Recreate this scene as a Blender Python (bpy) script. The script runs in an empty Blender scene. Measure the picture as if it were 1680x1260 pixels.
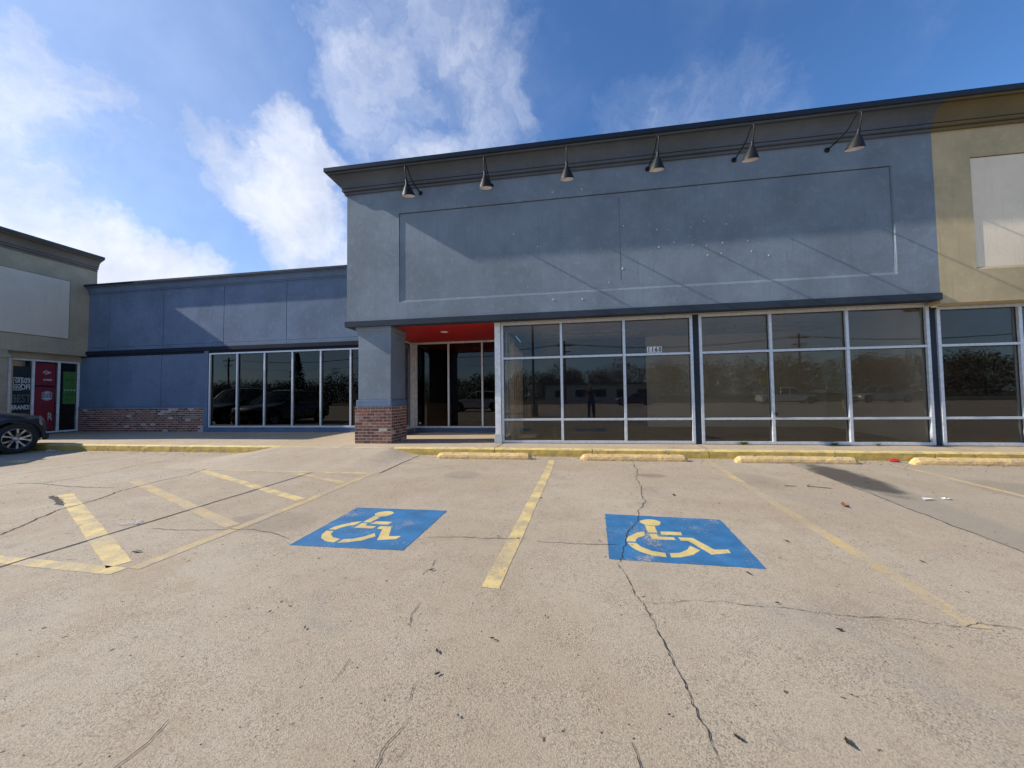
import bpy, math, random
import numpy as np
from mathutils import Vector, Matrix
random.seed(7); rng = np.random.default_rng(7)
S = bpy.context.scene
C = S.collection
PI = math.pi

# ------------------------------------------------------------------ camera
cam_d = bpy.data.cameras.new('camera'); cam = bpy.data.objects.new('camera', cam_d); C.objects.link(cam)
cam_d.sensor_width = 36.0; cam_d.lens = 36.0 * 574.63 / 1680.0
cam_d.clip_start = 0.05; cam_d.clip_end = 3000
r_ = Vector((0.98849217, 0.15067143, -0.01346633)); u_ = Vector((0.01872232, -0.03351973, 0.99926268)); f_ = Vector((-0.15010895, 0.98801546, 0.03595491))
M = Matrix((r_, u_, -f_)).transposed().to_4x4(); M.translation = Vector((0, 0, 1.2))
cam.matrix_world = M
S.camera = cam

# ------------------------------------------------------------------ light
SUN = Vector((3.29, 0.36, -2.09)).normalized()          # direction of travel
EL = math.asin(-SUN.z); ROT = math.atan2(-SUN.x, -SUN.y)
sun_d = bpy.data.lights.new('sun', 'SUN'); sun = bpy.data.objects.new('sun', sun_d); C.objects.link(sun)
sun_d.energy = 4.4; sun_d.angle = math.radians(0.53); sun_d.color = (1.0, 0.92, 0.80)
sun.rotation_euler = SUN.to_track_quat('-Z', 'Y').to_euler()

S.view_settings.view_transform = 'Standard'; S.view_settings.look = 'None'
S.view_settings.exposure = 0.62; S.view_settings.gamma = 1.0
S.view_settings.use_curve_mapping = False
S.cycles.use_denoising = True
S.cycles.transparent_max_bounces = 24
S.cycles.max_bounces = 8

W = bpy.data.worlds.new('World'); S.world = W; W.use_nodes = True
nt = W.node_tree; nt.nodes.clear()
def N(nt, t, **k):
    n = nt.nodes.new(t)
    for a, v in k.items():
        if a.startswith('i_'):
            n.inputs[int(a[2:])].default_value = v
        else: setattr(n, a, v)
    return n
def math_(nt, op, a, b=None, c=None, clamp=False):
    n = nt.nodes.new('ShaderNodeMath'); n.operation = op; n.use_clamp = clamp
    for i, v in enumerate((a, b, c)):
        if v is None: continue
        if isinstance(v, (int, float)): n.inputs[i].default_value = v
        else: nt.links.new(v, n.inputs[i])
    return n.outputs[0]
def maprange(nt, v, a, b, c=0.0, d=1.0, smooth=True):
    n = nt.nodes.new('ShaderNodeMapRange'); n.interpolation_type = 'SMOOTHSTEP' if smooth else 'LINEAR'
    nt.links.new(v, n.inputs[0])
    for i, x in zip((1, 2, 3, 4), (a, b, c, d)): n.inputs[i].default_value = x
    return n.outputs[0]
def mixc(nt, f, a, b, mode='MIX'):
    n = nt.nodes.new('ShaderNodeMix'); n.data_type = 'RGBA'; n.blend_type = mode
    if isinstance(f, (int, float)): n.inputs[0].default_value = f
    else: nt.links.new(f, n.inputs[0])
    for i, v in ((6, a), (7, b)):
        if isinstance(v, tuple): n.inputs[i].default_value = v if len(v) == 4 else (*v, 1)
        else: nt.links.new(v, n.inputs[i])
    return n.outputs[2]
def noise(nt, vec, scale, detail=4, rough=0.55, dist=0.0, color=False):
    n = nt.nodes.new('ShaderNodeTexNoise'); n.inputs['Scale'].default_value = scale
    n.inputs['Detail'].default_value = detail; n.inputs['Roughness'].default_value = rough; n.inputs['Distortion'].default_value = dist
    nt.links.new(vec, n.inputs['Vector'])
    return n.outputs[1] if color else n.outputs[0]
def vmath(nt, op, a, b=None, s=None):
    n = nt.nodes.new('ShaderNodeVectorMath'); n.operation = op
    for i, v in ((0, a), (1, b)):
        if v is None: continue
        if isinstance(v, (tuple, Vector)): n.inputs[i].default_value = tuple(v)
        else: nt.links.new(v, n.inputs[i])
    if s is not None: n.inputs['Scale'].default_value = s
    return n.outputs['Value'] if op in ('DOT_PRODUCT', 'LENGTH') else n.outputs[0]

sky = N(nt, 'ShaderNodeTexSky'); sky.sky_type = 'NISHITA'; sky.sun_disc = False
sky.sun_elevation = EL; sky.sun_rotation = ROT; sky.air_density = 1.0; sky.dust_density = 0.6; sky.ozone_density = 2.0; sky.altitude = 300
tc = N(nt, 'ShaderNodeTexCoord'); dirv = tc.outputs['Generated']
nz = noise(nt, dirv, 3.2, 6, 0.62, 0.0, True)
off = vmath(nt, 'SCALE', vmath(nt, 'SUBTRACT', nz, (0.5, 0.5, 0.5)), s=0.30)
nz2 = noise(nt, dirv, 11.0, 5, 0.65, 0.0, True)
off2 = vmath(nt, 'SCALE', vmath(nt, 'SUBTRACT', nz2, (0.5, 0.5, 0.5)), s=0.10)
dw = vmath(nt, 'NORMALIZE', vmath(nt, 'ADD', vmath(nt, 'ADD', dirv, off), off2))
# cloud banks: azimuth (deg, 0 = +Y, negative = left), elevation, radius (deg), weight
banks = [(-41.5, 31.5, 5.2, 1.05), (-40.5, 27.0, 6.0, 1.05), (-38, 22.5, 7, .85), (-45.5, 29.0, 4.5, .8), (-50.0, 29.3, 3.6, .62), (-36.5, 18.5, 6, .5),
         (-66, 12.5, 10, 1.15), (-58, 12.0, 7.5, 1.1), (-51.5, 13.5, 5.5, 1.0), (-46, 12.5, 4.5, .8), (-72, 8, 14, 1.15), (-62, 5, 12, 1.1), (-40, 14, 4, .45),
         (-28, 46, 5, .54), (-29.5, 40.0, 5.5, .66), (-28, 34, 6, .58), (-21, 38, 6, .50), (-16, 47, 6, .58), (-13, 42, 6, .56), (-9, 38, 5, .42), (-23, 46, 5, .42), (-19, 31, 7, .85), (-26, 29, 6, .72), (-11, 33, 6, .5),
         (-33, 30, 4, .5), (-24, 52, 7, .5), (-12, 53, 6, .45), (-62, 28, 6.5, .66), (-67, 24, 8, .74), (-62, 20.5, 5, .55), (-57, 19, 6, .42),
         (-66, 38, 10, .42), (19, 35.0, 5, .40), (26, 33.5, 5.5, .38), (10, 35, 4.5, .30), (-35, 49, 4, .3),
         (-100, 14, 22, .8), (-135, 16, 22, .62), (-165, 16, 24, .55), (165, 16, 24, .55), (138, 14, 20, .55), (110, 12, 18, .5), (-95, 60, 18, .5), (60, 55, 18, .4)]
tot = None
for az, el, rad, wt in banks:
    a, e = math.radians(az), math.radians(el)
    c = Vector((math.sin(a) * math.cos(e), math.cos(a) * math.cos(e), math.sin(e)))
    dp = vmath(nt, 'DOT_PRODUCT', dw, c)
    v = maprange(nt, dp, math.cos(math.radians(rad * 1.55)), math.cos(math.radians(rad * .25)), 0, wt)
    tot = v if tot is None else math_(nt, 'MAXIMUM', math_(nt, 'MULTIPLY', math_(nt, 'ADD', tot, v), 0.56), math_(nt, 'MAXIMUM', tot, v))
fb = noise(nt, dw, 6.5, 9, 0.66, 0.2)
fb2 = noise(nt, dirv, 2.2, 5, 0.6)
veil = math_(nt, 'MULTIPLY', maprange(nt, fb2, 0.5, 0.75), 0.16)
vd = vmath(nt, 'DOT_PRODUCT', dw, Vector((-math.sin(math.radians(75)) * .93, math.cos(math.radians(75)) * .93, .37)).normalized())
veil = math_(nt, 'MAXIMUM', veil, math_(nt, 'MULTIPLY', maprange(nt, vd, .60, .98), 0.40))
dens = math_(nt, 'ADD', tot, math_(nt, 'MULTIPLY', math_(nt, 'SUBTRACT', fb, 0.5), 1.05))
dens = maprange(nt, dens, 0.05, 1.22)
dens = math_(nt, 'MAXIMUM', dens, veil)
dens = math_(nt, 'MULTIPLY', dens, 0.96)
SKYK = 0.105
ccol = mixc(nt, dens, (.36 / SKYK, .42 / SKYK, .58 / SKYK), (.66 / SKYK, .68 / SKYK, .74 / SKYK))
ln = noise(nt, dirv, 9.0, 6, 0.6)
ccol = mixc(nt, maprange(nt, ln, 0.35, 0.7), ccol, mixc(nt, 1.0, ccol, (.80, .82, .86), 'MULTIPLY'))
skycol = mixc(nt, 1.0, sky.outputs[0], (0.58, 0.88, 1.20), 'MULTIPLY')
bg = N(nt, 'ShaderNodeBackground'); bg.inputs[1].default_value = SKYK
nt.links.new(mixc(nt, dens, skycol, ccol), bg.inputs[0])
wo = N(nt, 'ShaderNodeOutputWorld'); nt.links.new(bg.outputs[0], wo.inputs[0])

# ------------------------------------------------------------------ helpers
class MB:
    def __init__(s): s.v = []; s.f = []
    def quad(s, *p):
        n = len(s.v); s.v += [tuple(q) for q in p]; s.f.append(tuple(range(n, n + len(p)))); return s
    def box(s, x0, x1, y0, y1, z0, z1):
        n = len(s.v)
        s.v += [(x0, y0, z0), (x1, y0, z0), (x1, y1, z0), (x0, y1, z0), (x0, y0, z1), (x1, y0, z1), (x1, y1, z1), (x0, y1, z1)]
        s.f += [(n, n + 3, n + 2, n + 1), (n + 4, n + 5, n + 6, n + 7), (n, n + 1, n + 5, n + 4), (n + 1, n + 2, n + 6, n + 5), (n + 2, n + 3, n + 7, n + 6), (n + 3, n, n + 4, n + 7)]
        return s
    def grid(s, P, close=False):      # P: rows of points
        n = len(s.v); R = len(P); K = len(P[0])
        for row in P: s.v += [tuple(q) for q in row]
        for i in range(R - 1):
            for j in range(K if close else K - 1):
                a = n + i * K + j; b = n + i * K + (j + 1) % K
                s.f.append((a, b, b + K, a + K))
        return s
    def ngon(s, P): return s.quad(*P)
    def tube(s, pts, r, seg=8, cap=True):
        pts = [Vector(p) for p in pts]; rows = []
        rr = r if isinstance(r, (list, tuple)) else [r] * len(pts)
        up = Vector((0, 0, 1))
        for i, p in enumerate(pts):
            t = (pts[min(i + 1, len(pts) - 1)] - pts[max(i - 1, 0)]).normalized()
            if abs(t.dot(up)) > .95: ref = Vector((1, 0, 0))
            else: ref = up
            a = t.cross(ref).normalized() if i == 0 else (a_prev - t * a_prev.dot(t)).normalized()
            a_prev = a; b = t.cross(a)
            rows.append([p + (a * math.cos(k / seg * 2 * PI) + b * math.sin(k / seg * 2 * PI)) * rr[i] for k in range(seg)])
        s.grid(rows, True)
        if cap: s.ngon(rows[0][::-1]); s.ngon(rows[-1])
        return s
    def lathe(s, prof, org=(0, 0, 0), seg=24, axis='Z'):
        rows = []
        for r, h in prof:
            row = []
            for k in range(seg):
                c, d = math.cos(k / seg * 2 * PI) * r, math.sin(k / seg * 2 * PI) * r
                row.append({'Z': (org[0] + c, org[1] + d, org[2] + h), 'Y': (org[0] + c, org[1] + h, org[2] + d), 'X': (org[0] + h, org[1] + c, org[2] + d)}[axis])
            rows.append(row)
        return s.grid(rows, True)
    def mesh(s, name):
        me = bpy.data.meshes.new(name); me.from_pydata(s.v, [], s.f); me.update(); return me
    def build(s, name, mat=None, parent=None, smooth=False, bevel=0, fixn=True, **props):
        me = s.mesh(name)
        if fixn:
            import bmesh
            bm = bmesh.new(); bm.from_mesh(me); bmesh.ops.recalc_face_normals(bm, faces=bm.faces); bm.to_mesh(me); bm.free()
        o = bpy.data.objects.new(name, me); C.objects.link(o)
        if mat: me.materials.append(mat)
        if parent: o.parent = parent
        if smooth:
            for p in me.polygons: p.use_smooth = True
        if bevel:
            b = o.modifiers.new('bevel', 'BEVEL'); b.width = bevel; b.segments = 2; b.limit_method = 'ANGLE'; b.angle_limit = math.radians(40)
        for k, v in props.items(): o[k] = v
        return o
def link_mesh(name, me, parent=None, loc=(0, 0, 0), rot=(0, 0, 0), scale=(1, 1, 1), **props):
    o = bpy.data.objects.new(name, me); C.objects.link(o); o.location = loc; o.rotation_euler = rot; o.scale = scale
    if parent: o.parent = parent
    for k, v in props.items(): o[k] = v
    return o
def thing(name, label, cat, loc=(0, 0, 0), rz=0, group=None):
    o = bpy.data.objects.new(name, None); C.objects.link(o); o.location = loc; o.rotation_euler = (0, 0, rz)
    o.empty_display_size = .2
    o['label'] = label; o['category'] = cat
    if group: o['group'] = group
    return o
def copy_tree(o, parent=None):
    c = o.copy(); C.objects.link(c); c.parent = parent
    for ch in list(o.children): copy_tree(ch, c)
    return c

# ------------------------------------------------------------------ materials
def newmat(name):
    m = bpy.data.materials.new(name); m.use_nodes = True; t = m.node_tree
    b = t.nodes['Principled BSDF']; g = t.nodes.new('ShaderNodeNewGeometry')
    return m, t, b, g.outputs['Position']
def bump(t, h, b, strength=.3, dist=.01):
    n = t.nodes.new('ShaderNodeBump'); n.inputs['Strength'].default_value = strength; n.inputs['Distance'].default_value = dist
    t.links.new(h, n.inputs['Height']); t.links.new(n.outputs[0], b.inputs['Normal']); return n
def plain(name, col, rough=.6, metal=0, var=.12, scale=6, bmp=0, bscale=60, coat=0):
    m, t, b, p = newmat(name)
    n1 = noise(t, p, scale, 5)
    c2 = tuple(x * (1 - var) for x in col); c3 = tuple(min(1, x * (1 + var)) for x in col)
    t.links.new(mixc(t, maprange(t, n1, .3, .7), c2, c3), b.inputs['Base Color'])
    b.inputs['Roughness'].default_value = rough; b.inputs['Metallic'].default_value = metal
    b.inputs['Coat Weight'].default_value = coat; b.inputs['Coat Roughness'].default_value = .04
    if bmp: bump(t, noise(t, p, bscale, 4), b, bmp, .004)
    return m
def stucco(name, col, var=.16, bmp=.55, fade=.25, warm=(1, 1, 1)):
    m, t, b, p = newmat(name)
    big = noise(t, p, .9, 6, .6); mid = noise(t, p, 7, 6, .7); fine = noise(t, p, 55, 4, .7)
    # vertical weather streaks
    mp = t.nodes.new('ShaderNodeMapping'); mp.inputs['Scale'].default_value = (9, 9, .7); t.links.new(p, mp.inputs[0])
    st = noise(t, mp.outputs[0], 1.0, 5, .65)
    c = mixc(t, maprange(t, big, .3, .7), tuple(x * (1 - var) for x in col), tuple(x * (1 + var) for x in col))
    c = mixc(t, math_(t, 'MULTIPLY', maprange(t, mid, .50, .68), fade), c, tuple(min(1, x * 1.55 + .02) for x in col))
    c = mixc(t, math_(t, 'MULTIPLY', maprange(t, st, .52, .75), .28), c, tuple(x * .66 for x in col))
    c = mixc(t, math_(t, 'MULTIPLY', maprange(t, fine, .56, .72), .30), c, tuple(x * 1.5 for x in col))
    c = mixc(t, math_(t, 'MULTIPLY', maprange(t, fine, .44, .30), .35), c, tuple(x * .6 for x in col))
    mp2 = t.nodes.new('ShaderNodeMapping'); mp2.inputs['Scale'].default_value = (26, 26, .9); t.links.new(p, mp2.inputs[0])
    dr = noise(t, mp2.outputs[0], 1.0, 4, .6)
    c = mixc(t, math_(t, 'MULTIPLY', math_(t, 'MULTIPLY', maprange(t, dr, .60, .72), maprange(t, big, .45, .6)), .35), c, tuple(x * .5 for x in col))
    t.links.new(c, b.inputs['Base Color']); b.inputs['Roughness'].default_value = .85
    b.inputs['Specular IOR Level'].default_value = .25
    h = math_(t, 'ADD', noise(t, p, 80, 6, .75), math_(t, 'MULTIPLY', noise(t, p, 14, 4, .6), .5))
    bump(t, h, b, bmp, .012)
    return m
BLUE = stucco('blue_stucco', (.185, .230, .275), bmp=1.0)
BLUE2 = stucco('wing_blue_stucco', (.128, .182, .272), bmp=.9)
NAVY = stucco('navy_trim', (.030, .043, .062), fade=.12)
NAVY2 = stucco('dark_navy_paint', (.012, .018, .034), fade=.08)
CORN = stucco('grey_cornice', (.095, .108, .125), fade=.10, bmp=.3)
OLIVE = stucco('olive_cornice', (.15, .12, .065), fade=.1, bmp=.3)
TAN = stucco('tan_stucco', (.47, .385, .23), fade=.18)
TAUPE = stucco('taupe_stucco', (.37, .325, .235), fade=.12)
CREAM = stucco('cream_panel', (.80, .70, .53), var=.06, fade=.1)
LPANEL = stucco('pale_panel', (.60, .545, .45), var=.05, fade=.1, bmp=.15)
DTAUPE = stucco('dark_taupe', (.16, .145, .125), fade=.1, bmp=.3)
CAP = plain('navy_metal', (.006, .013, .025), .35, .3, .2)
DCAP = plain('brown_metal', (.05, .045, .04), .4, .3, .2)
ALU = plain('frame_aluminium', (.62, .66, .70), .38, .35, .10, 14, .08, 40)
ALUW = plain('frame_white', (.74, .76, .76), .45, .1, .12, 10)
DARKG = plain('gasket_dark', (.02, .02, .022), .6)
RED = plain('red_soffit', (.42, .010, .012), .55, 0, .1, 2)
SOFF = plain('soffit_paint', (.42, .38, .32), .8)
BLACK = plain('lamp_black', (.010, .011, .013), .55, 0, .2, 20); BLACK.node_tree.nodes['Principled BSDF'].inputs['Specular IOR Level'].default_value = .25
WHITEI = plain('lamp_inner_white', (.75, .72, .68), .5, 0, .08, 20)
INTW = plain('interior_beige', (.74, .66, .52), .9, 0, .05, 1)
INTN = plain('interior_navy', (.055, .068, .115), .9, 0, .1, 1)
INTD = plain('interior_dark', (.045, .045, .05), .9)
INTC = plain('interior_ceiling', (.72, .68, .6), .9, 0, .04, 2)
INTF = plain('interior_floor', (.09, .085, .08), .55, 0, .3, 3)
TUBEM = plain('tube_light_white', (.45, .44, .42), .5)
WOODM = plain('stud_wood', (.50, .40, .27), .8, 0, .2, 8)
ROOFM = plain('roof_membrane', (.35, .35, .34), .9)
def glassmat(name, tint, ior=1.62):
    m = bpy.data.materials.new(name); m.use_nodes = True; t = m.node_tree; t.nodes.clear()
    tr = t.nodes.new('ShaderNodeBsdfTransparent'); tr.inputs[0].default_value = (*tint, 1)
    gl = t.nodes.new('ShaderNodeBsdfGlossy'); gl.inputs['Roughness'].default_value = .004; gl.inputs[0].default_value = (.92, .88, .82, 1)
    fr = t.nodes.new('ShaderNodeFresnel'); fr.inputs[0].default_value = ior
    # front-facing side only, so that both surfaces of the pane reflect alike
    g = t.nodes.new('ShaderNodeNewGeometry')
    bp = t.nodes.new('ShaderNodeBump'); bp.inputs['Strength'].default_value = .02; bp.inputs['Distance'].default_value = .02
    t.links.new(noise(t, g.outputs['Position'], 1.3, 2), bp.inputs['Height'])
    t.links.new(bp.outputs[0], gl.inputs['Normal'])
    lw = t.nodes.new('ShaderNodeLayerWeight'); lw.inputs[0].default_value = .5
    r0 = ((ior - 1) / (ior + 1)) ** 2
    fac = math_(t, 'ADD', math_(t, 'MULTIPLY', math_(t, 'POWER', lw.outputs['Facing'], 4.2), 1 - r0), r0, clamp=True)
    mx = t.nodes.new('ShaderNodeMixShader'); t.links.new(fac, mx.inputs[0]); t.links.new(tr.outputs[0], mx.inputs[1]); t.links.new(gl.outputs[0], mx.inputs[2])
    o = t.nodes.new('ShaderNodeOutputMaterial'); t.links.new(mx.outputs[0], o.inputs[0]); return m
GLASS = glassmat('tinted_glass', (.84, .825, .80), 1.56)
GLASSD = glassmat('dark_tinted_glass', (.30, .31, .34), 1.55)
GLASSL = glassmat('poster_glass', (.88, .90, .90), 1.55)
GLASSC = glassmat('car_glass', (.35, .40, .38), 1.6)

# concrete: node group shared by lot, paint, kerb
def concrete_group():
    g = bpy.data.node_groups.new('concrete', 'ShaderNodeTree')
    g.interface.new_socket('Vector', in_out='INPUT', socket_type='NodeSocketVector')
    g.interface.new_socket('Color', in_out='OUTPUT', socket_type='NodeSocketColor')
    g.interface.new_socket('Height', in_out='OUTPUT', socket_type='NodeSocketFloat')
    gi = g.nodes.new('NodeGroupInput'); go = g.nodes.new('NodeGroupOutput'); p = gi.outputs[0]
    big = noise(g, p, .35, 5, .6); mid = noise(g, p, 1.6, 7, .65); mot = noise(g, p, 9, 5, .7)
    c = mixc(g, maprange(g, big, .38, .62), (.420, .342, .248), (.475, .402, .305))
    c = mixc(g, math_(g, 'MULTIPLY', maprange(g, mid, .5, .72), .5), c, (.50, .43, .345))
    c = mixc(g, math_(g, 'MULTIPLY', maprange(g, mid, .46, .28), .55), c, (.31, .245, .185))
    c = mixc(g, math_(g, 'MULTIPLY', maprange(g, mot, .52, .70), .35), c, (.255, .205, .155))
    wrm = noise(g, p, .8, 7, .7, .4)
    c = mixc(g, math_(g, 'MULTIPLY', maprange(g, wrm, .50, .64), .40), c, (.37, .275, .17))
    c = mixc(g, math_(g, 'MULTIPLY', maprange(g, wrm, .44, .32), .45), c, (.33, .30, .26))
    vo = g.nodes.new('ShaderNodeTexVoronoi'); vo.inputs['Scale'].default_value = 200; g.links.new(p, vo.inputs['Vector'])
    vo2 = g.nodes.new('ShaderNodeTexVoronoi'); vo2.inputs['Scale'].default_value = 310; g.links.new(p, vo2.inputs['Vector'])
    sx = g.nodes.new('ShaderNodeSeparateColor'); g.links.new(vo.outputs['Color'], sx.inputs[0])
    wear = maprange(g, noise(g, p, 2.6, 5, .6), .38, .62)       # where aggregate shows
    wear = math_(g, 'ADD', math_(g, 'MULTIPLY', wear, .65), .35)
    c = mixc(g, math_(g, 'MULTIPLY', math_(g, 'MULTIPLY', maprange(g, sx.outputs[0], .72, .95), wear), .42), c, (.60, .52, .42))
    c = mixc(g, math_(g, 'MULTIPLY', math_(g, 'MULTIPLY', maprange(g, sx.outputs[1], .68, .92), wear), .72), c, (.17, .135, .10))
    c = mixc(g, math_(g, 'MULTIPLY', maprange(g, vo.outputs['Distance'], .45, .8), .36), c, (.13, .11, .095))
    sp = noise(g, p, 24, 3, .5)
    c = mixc(g, math_(g, 'MULTIPLY', maprange(g, sp, .68, .74), .85), c, (.055, .045, .036))
    sp2 = noise(g, p, 7.5, 4, .6)
    c = mixc(g, math_(g, 'MULTIPLY', maprange(g, sp2, .70, .76), .7), c, (.07, .058, .048))
    # oily darkening streaks (fixed dirt on the slab, left side of the bays)
    mp = g.nodes.new('ShaderNodeMapping'); mp.inputs['Scale'].default_value = (1.2, 5.5, 1); mp.inputs['Rotation'].default_value = (0, 0, -.5); g.links.new(p, mp.inputs[0])
    sk = noise(g, mp.outputs[0], 1.6, 8, .75)
    sxyz = g.nodes.new('ShaderNodeSeparateXYZ'); g.links.new(p, sxyz.inputs[0])
    left = maprange(g, sxyz.outputs[0], -2.2, -4.2)
    c = mixc(g, math_(g, 'MULTIPLY', math_(g, 'MULTIPLY', maprange(g, sk, .60, .70), left), .75), c, (.075, .062, .055))
    g.links.new(c, go.inputs[0])
    h = math_(g, 'SUBTRACT', math_(g, 'MULTIPLY', noise(g, p, 110, 5, .8), 1.8), math_(g, 'MULTIPLY', vo.outputs['Distance'], .4))
    h = math_(g, 'SUBTRACT', h, math_(g, 'MULTIPLY', vo2.outputs['Distance'], .35))
    g.links.new(h, go.inputs[1])
    return g
CG = concrete_group()
def conc_nodes(t, p):
    n = t.nodes.new('ShaderNodeGroup'); n.node_tree = CG; t.links.new(p, n.inputs[0]); return n.outputs[0], n.outputs[1]
def tintc(t, c, k): return mixc(t, 1.0, c, k, 'MULTIPLY')
def lotmat():
    m, t, b, p = newmat('lot_concrete'); c, h = conc_nodes(t, p)
    # greenish-grey newer patch east of the slab edge and the oil stain at its head
    s = t.nodes.new('ShaderNodeSeparateXYZ'); t.links.new(p, s.inputs[0]); X, Y = s.outputs[0], s.outputs[1]
    wob = math_(t, 'MULTIPLY', math_(t, 'SUBTRACT', noise(t, p, 5, 4), .5), .08)
    edge = math_(t, 'ADD', math_(t, 'ADD', math_(t, 'MULTIPLY', Y, .13), 2.90), wob)
    dx = math_(t, 'SUBTRACT', X, edge)
    east = maprange(t, dx, 0.0, .012, 0, 1)
    wid = maprange(t, Y, 3.0, 5.8, .36, .60, False)
    strip = math_(t, 'MULTIPLY', east, maprange(t, math_(t, 'SUBTRACT', dx, math_(t, 'ADD', wid, math_(t, 'MULTIPLY', wob, 1.0))), .08, -.05))
    c = mixc(t, math_(t, 'MULTIPLY', strip, .50), c, (.24, .225, .19))
    c = mixc(t, math_(t, 'MULTIPLY', east, .25), c, (.29, .255, .205))
    d2 = math_(t, 'ADD', math_(t, 'POWER', math_(t, 'DIVIDE', math_(t, 'SUBTRACT', X, math_(t, 'ADD', math_(t, 'MULTIPLY', Y, .13), 3.17)), .30), 2.0),
               math_(t, 'POWER', math_(t, 'DIVIDE', math_(t, 'SUBTRACT', Y, 5.62), 1.0), 2.0))
    d2 = math_(t, 'ADD', d2, math_(t, 'MULTIPLY', math_(t, 'SUBTRACT', noise(t, p, 4.5, 6, .65), .5), 1.7))
    stain = math_(t, 'MULTIPLY', maprange(t, d2, 1.25, .45), east)
    c = mixc(t, math_(t, 'MULTIPLY', stain, .86), c, (.052, .046, .042))
    # small faint oil patches in the bays
    for (ox, oy, rx, ry, k) in ((1.25, 5.5, .22, .14, .45), (-2.9, 3.1, .5, .3, .25), (2.6, 5.3, .3, .5, .2), (-1.6, 5.3, .3, .3, .22), (5.4, 4.9, .5, .8, .3)):
        q = math_(t, 'ADD', math_(t, 'POWER', math_(t, 'DIVIDE', math_(t, 'SUBTRACT', X, ox), rx), 2.0), math_(t, 'POWER', math_(t, 'DIVIDE', math_(t, 'SUBTRACT', Y, oy), ry), 2.0))
        q = math_(t, 'ADD', q, math_(t, 'MULTIPLY', math_(t, 'SUBTRACT', noise(t, p, 7, 5, .6), .5), 1.2))
        c = mixc(t, math_(t, 'MULTIPLY', maprange(t, q, 1.3, .4), k), c, (.12, .105, .09))
    t.links.new(c, b.inputs['Base Color']); b.inputs['Roughness'].default_value = .88; b.inputs['Specular IOR Level'].default_value = .3
    bump(t, h, b, .65, .0042); return m
LOT = lotmat()
def concmat(name, tint, bs=.5):
    m, t, b, p = newmat(name); c, h = conc_nodes(t, p)
    t.links.new(tintc(t, c, tint), b.inputs['Base Color']); b.inputs['Roughness'].default_value = .9; bump(t, h, b, bs, .004); return m
WALK = concmat('walk_concrete', (1.06, 1.02, .94), .45)
RAMPM = concmat('ramp_concrete', (1.02, 1.01, 1.0), .75)
def paintmat(name, col, wear, wscale=3.0, fine=.55, under=(1, 1, 1)):
    m, t, b, p = newmat(name); c, h = conc_nodes(t, p); c = tintc(t, c, under)
    w = noise(t, p, wscale, 8, .68); w2 = noise(t, p, 48, 4, .7)
    k = math_(t, 'ADD', math_(t, 'MULTIPLY', w, .6), math_(t, 'MULTIPLY', w2, fine))
    k = maprange(t, k, wear - .07, wear + .07)
    v = noise(t, p, 5, 5)
    pc = mixc(t, maprange(t, v, .3, .7), tuple(x * .82 for x in col), tuple(min(1, x * 1.12) for x in col))
    t.links.new(mixc(t, k, c, pc), b.inputs['Base Color']); b.inputs['Roughness'].default_value = .75
    bump(t, h, b, .5, .005); return m
YEL = paintmat('yellow_line_paint', (.60, .46, .20), .545, 5)
YELF = paintmat('faded_yellow_paint', (.50, .385, .20), .625)
YELG = paintmat('worn_yellow_paint', (.54, .40, .18), .585)
BLUEP = paintmat('blue_square_paint', (.024, .145, .325), .445, 2.4, .5)
SYM = paintmat('symbol_yellow_paint', (.60, .47, .18), .48)
KERBM = paintmat('kerb_yellow_paint', (.54, .38, .075), .49, 10.0, .5, (.8, .75, .65))
KERBT = paintmat('kerb_top_paint', (.70, .54, .20), .47, 9.0, .45)
STOPM = paintmat('wheel_stop_paint', (.74, .50, .20), .48, 12.0, .45)
CRACKM = plain('crack_dark', (.035, .030, .026), .95, 0, .4, 30)
JOINTM = plain('joint_dark', (.05, .045, .04), .95, 0, .4, 30)
# brick
def brickmat(name, col, mott=(.45, .36, .33), k=.25):
    m, t, b, p = newmat(name)
    n = noise(t, p, 26, 5, .7)
    c = mixc(t, maprange(t, n, .35, .65), tuple(x * .65 for x in col), tuple(x * 1.25 for x in col))
    c = mixc(t, math_(t, 'MULTIPLY', maprange(t, noise(t, p, 60, 4, .7), .52, .62), k), c, mott)
    t.links.new(c, b.inputs['Base Color']); b.inputs['Roughness'].default_value = .9
    bump(t, noise(t, p, 90, 4), b, .6, .004); return m
BR = [brickmat('brick_red', (.23, .078, .048)), brickmat('brick_dark', (.11, .040, .034)), brickmat('brick_brown', (.19, .088, .055)), brickmat('brick_pale', (.24, .13, .10), (.58, .52, .48), .75), brickmat('brick_white', (.42, .36, .33), (.65, .62, .6), .9)]
MORT = plain('mortar', (.55, .47, .40), .95, 0, .2, 20, .5, 90)

# ------------------------------------------------------------------ ground
def sheet(name, x0, x1, y0, y1, z, mat, **k):
    return MB().quad((x0, y0, z), (x1, y0, z), (x1, y1, z), (x0, y1, z)).build(name, mat, **k)
GRASS = plain('dry_grass', (.10, .095, .045), .95, 0, .35, .8)
ASPH = plain('road_asphalt', (.06, .06, .062), .9, 0, .2, 2, .4, 60)
sheet('ground', -900, 900, -900, 900, -.03, GRASS, kind='structure')
lot = sheet('parking_lot', -70, 70, -34, 7.05, 0, LOT, kind='structure')
sheet('road', -300, 300, -50, -38, -.02, ASPH, kind='structure')
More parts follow.
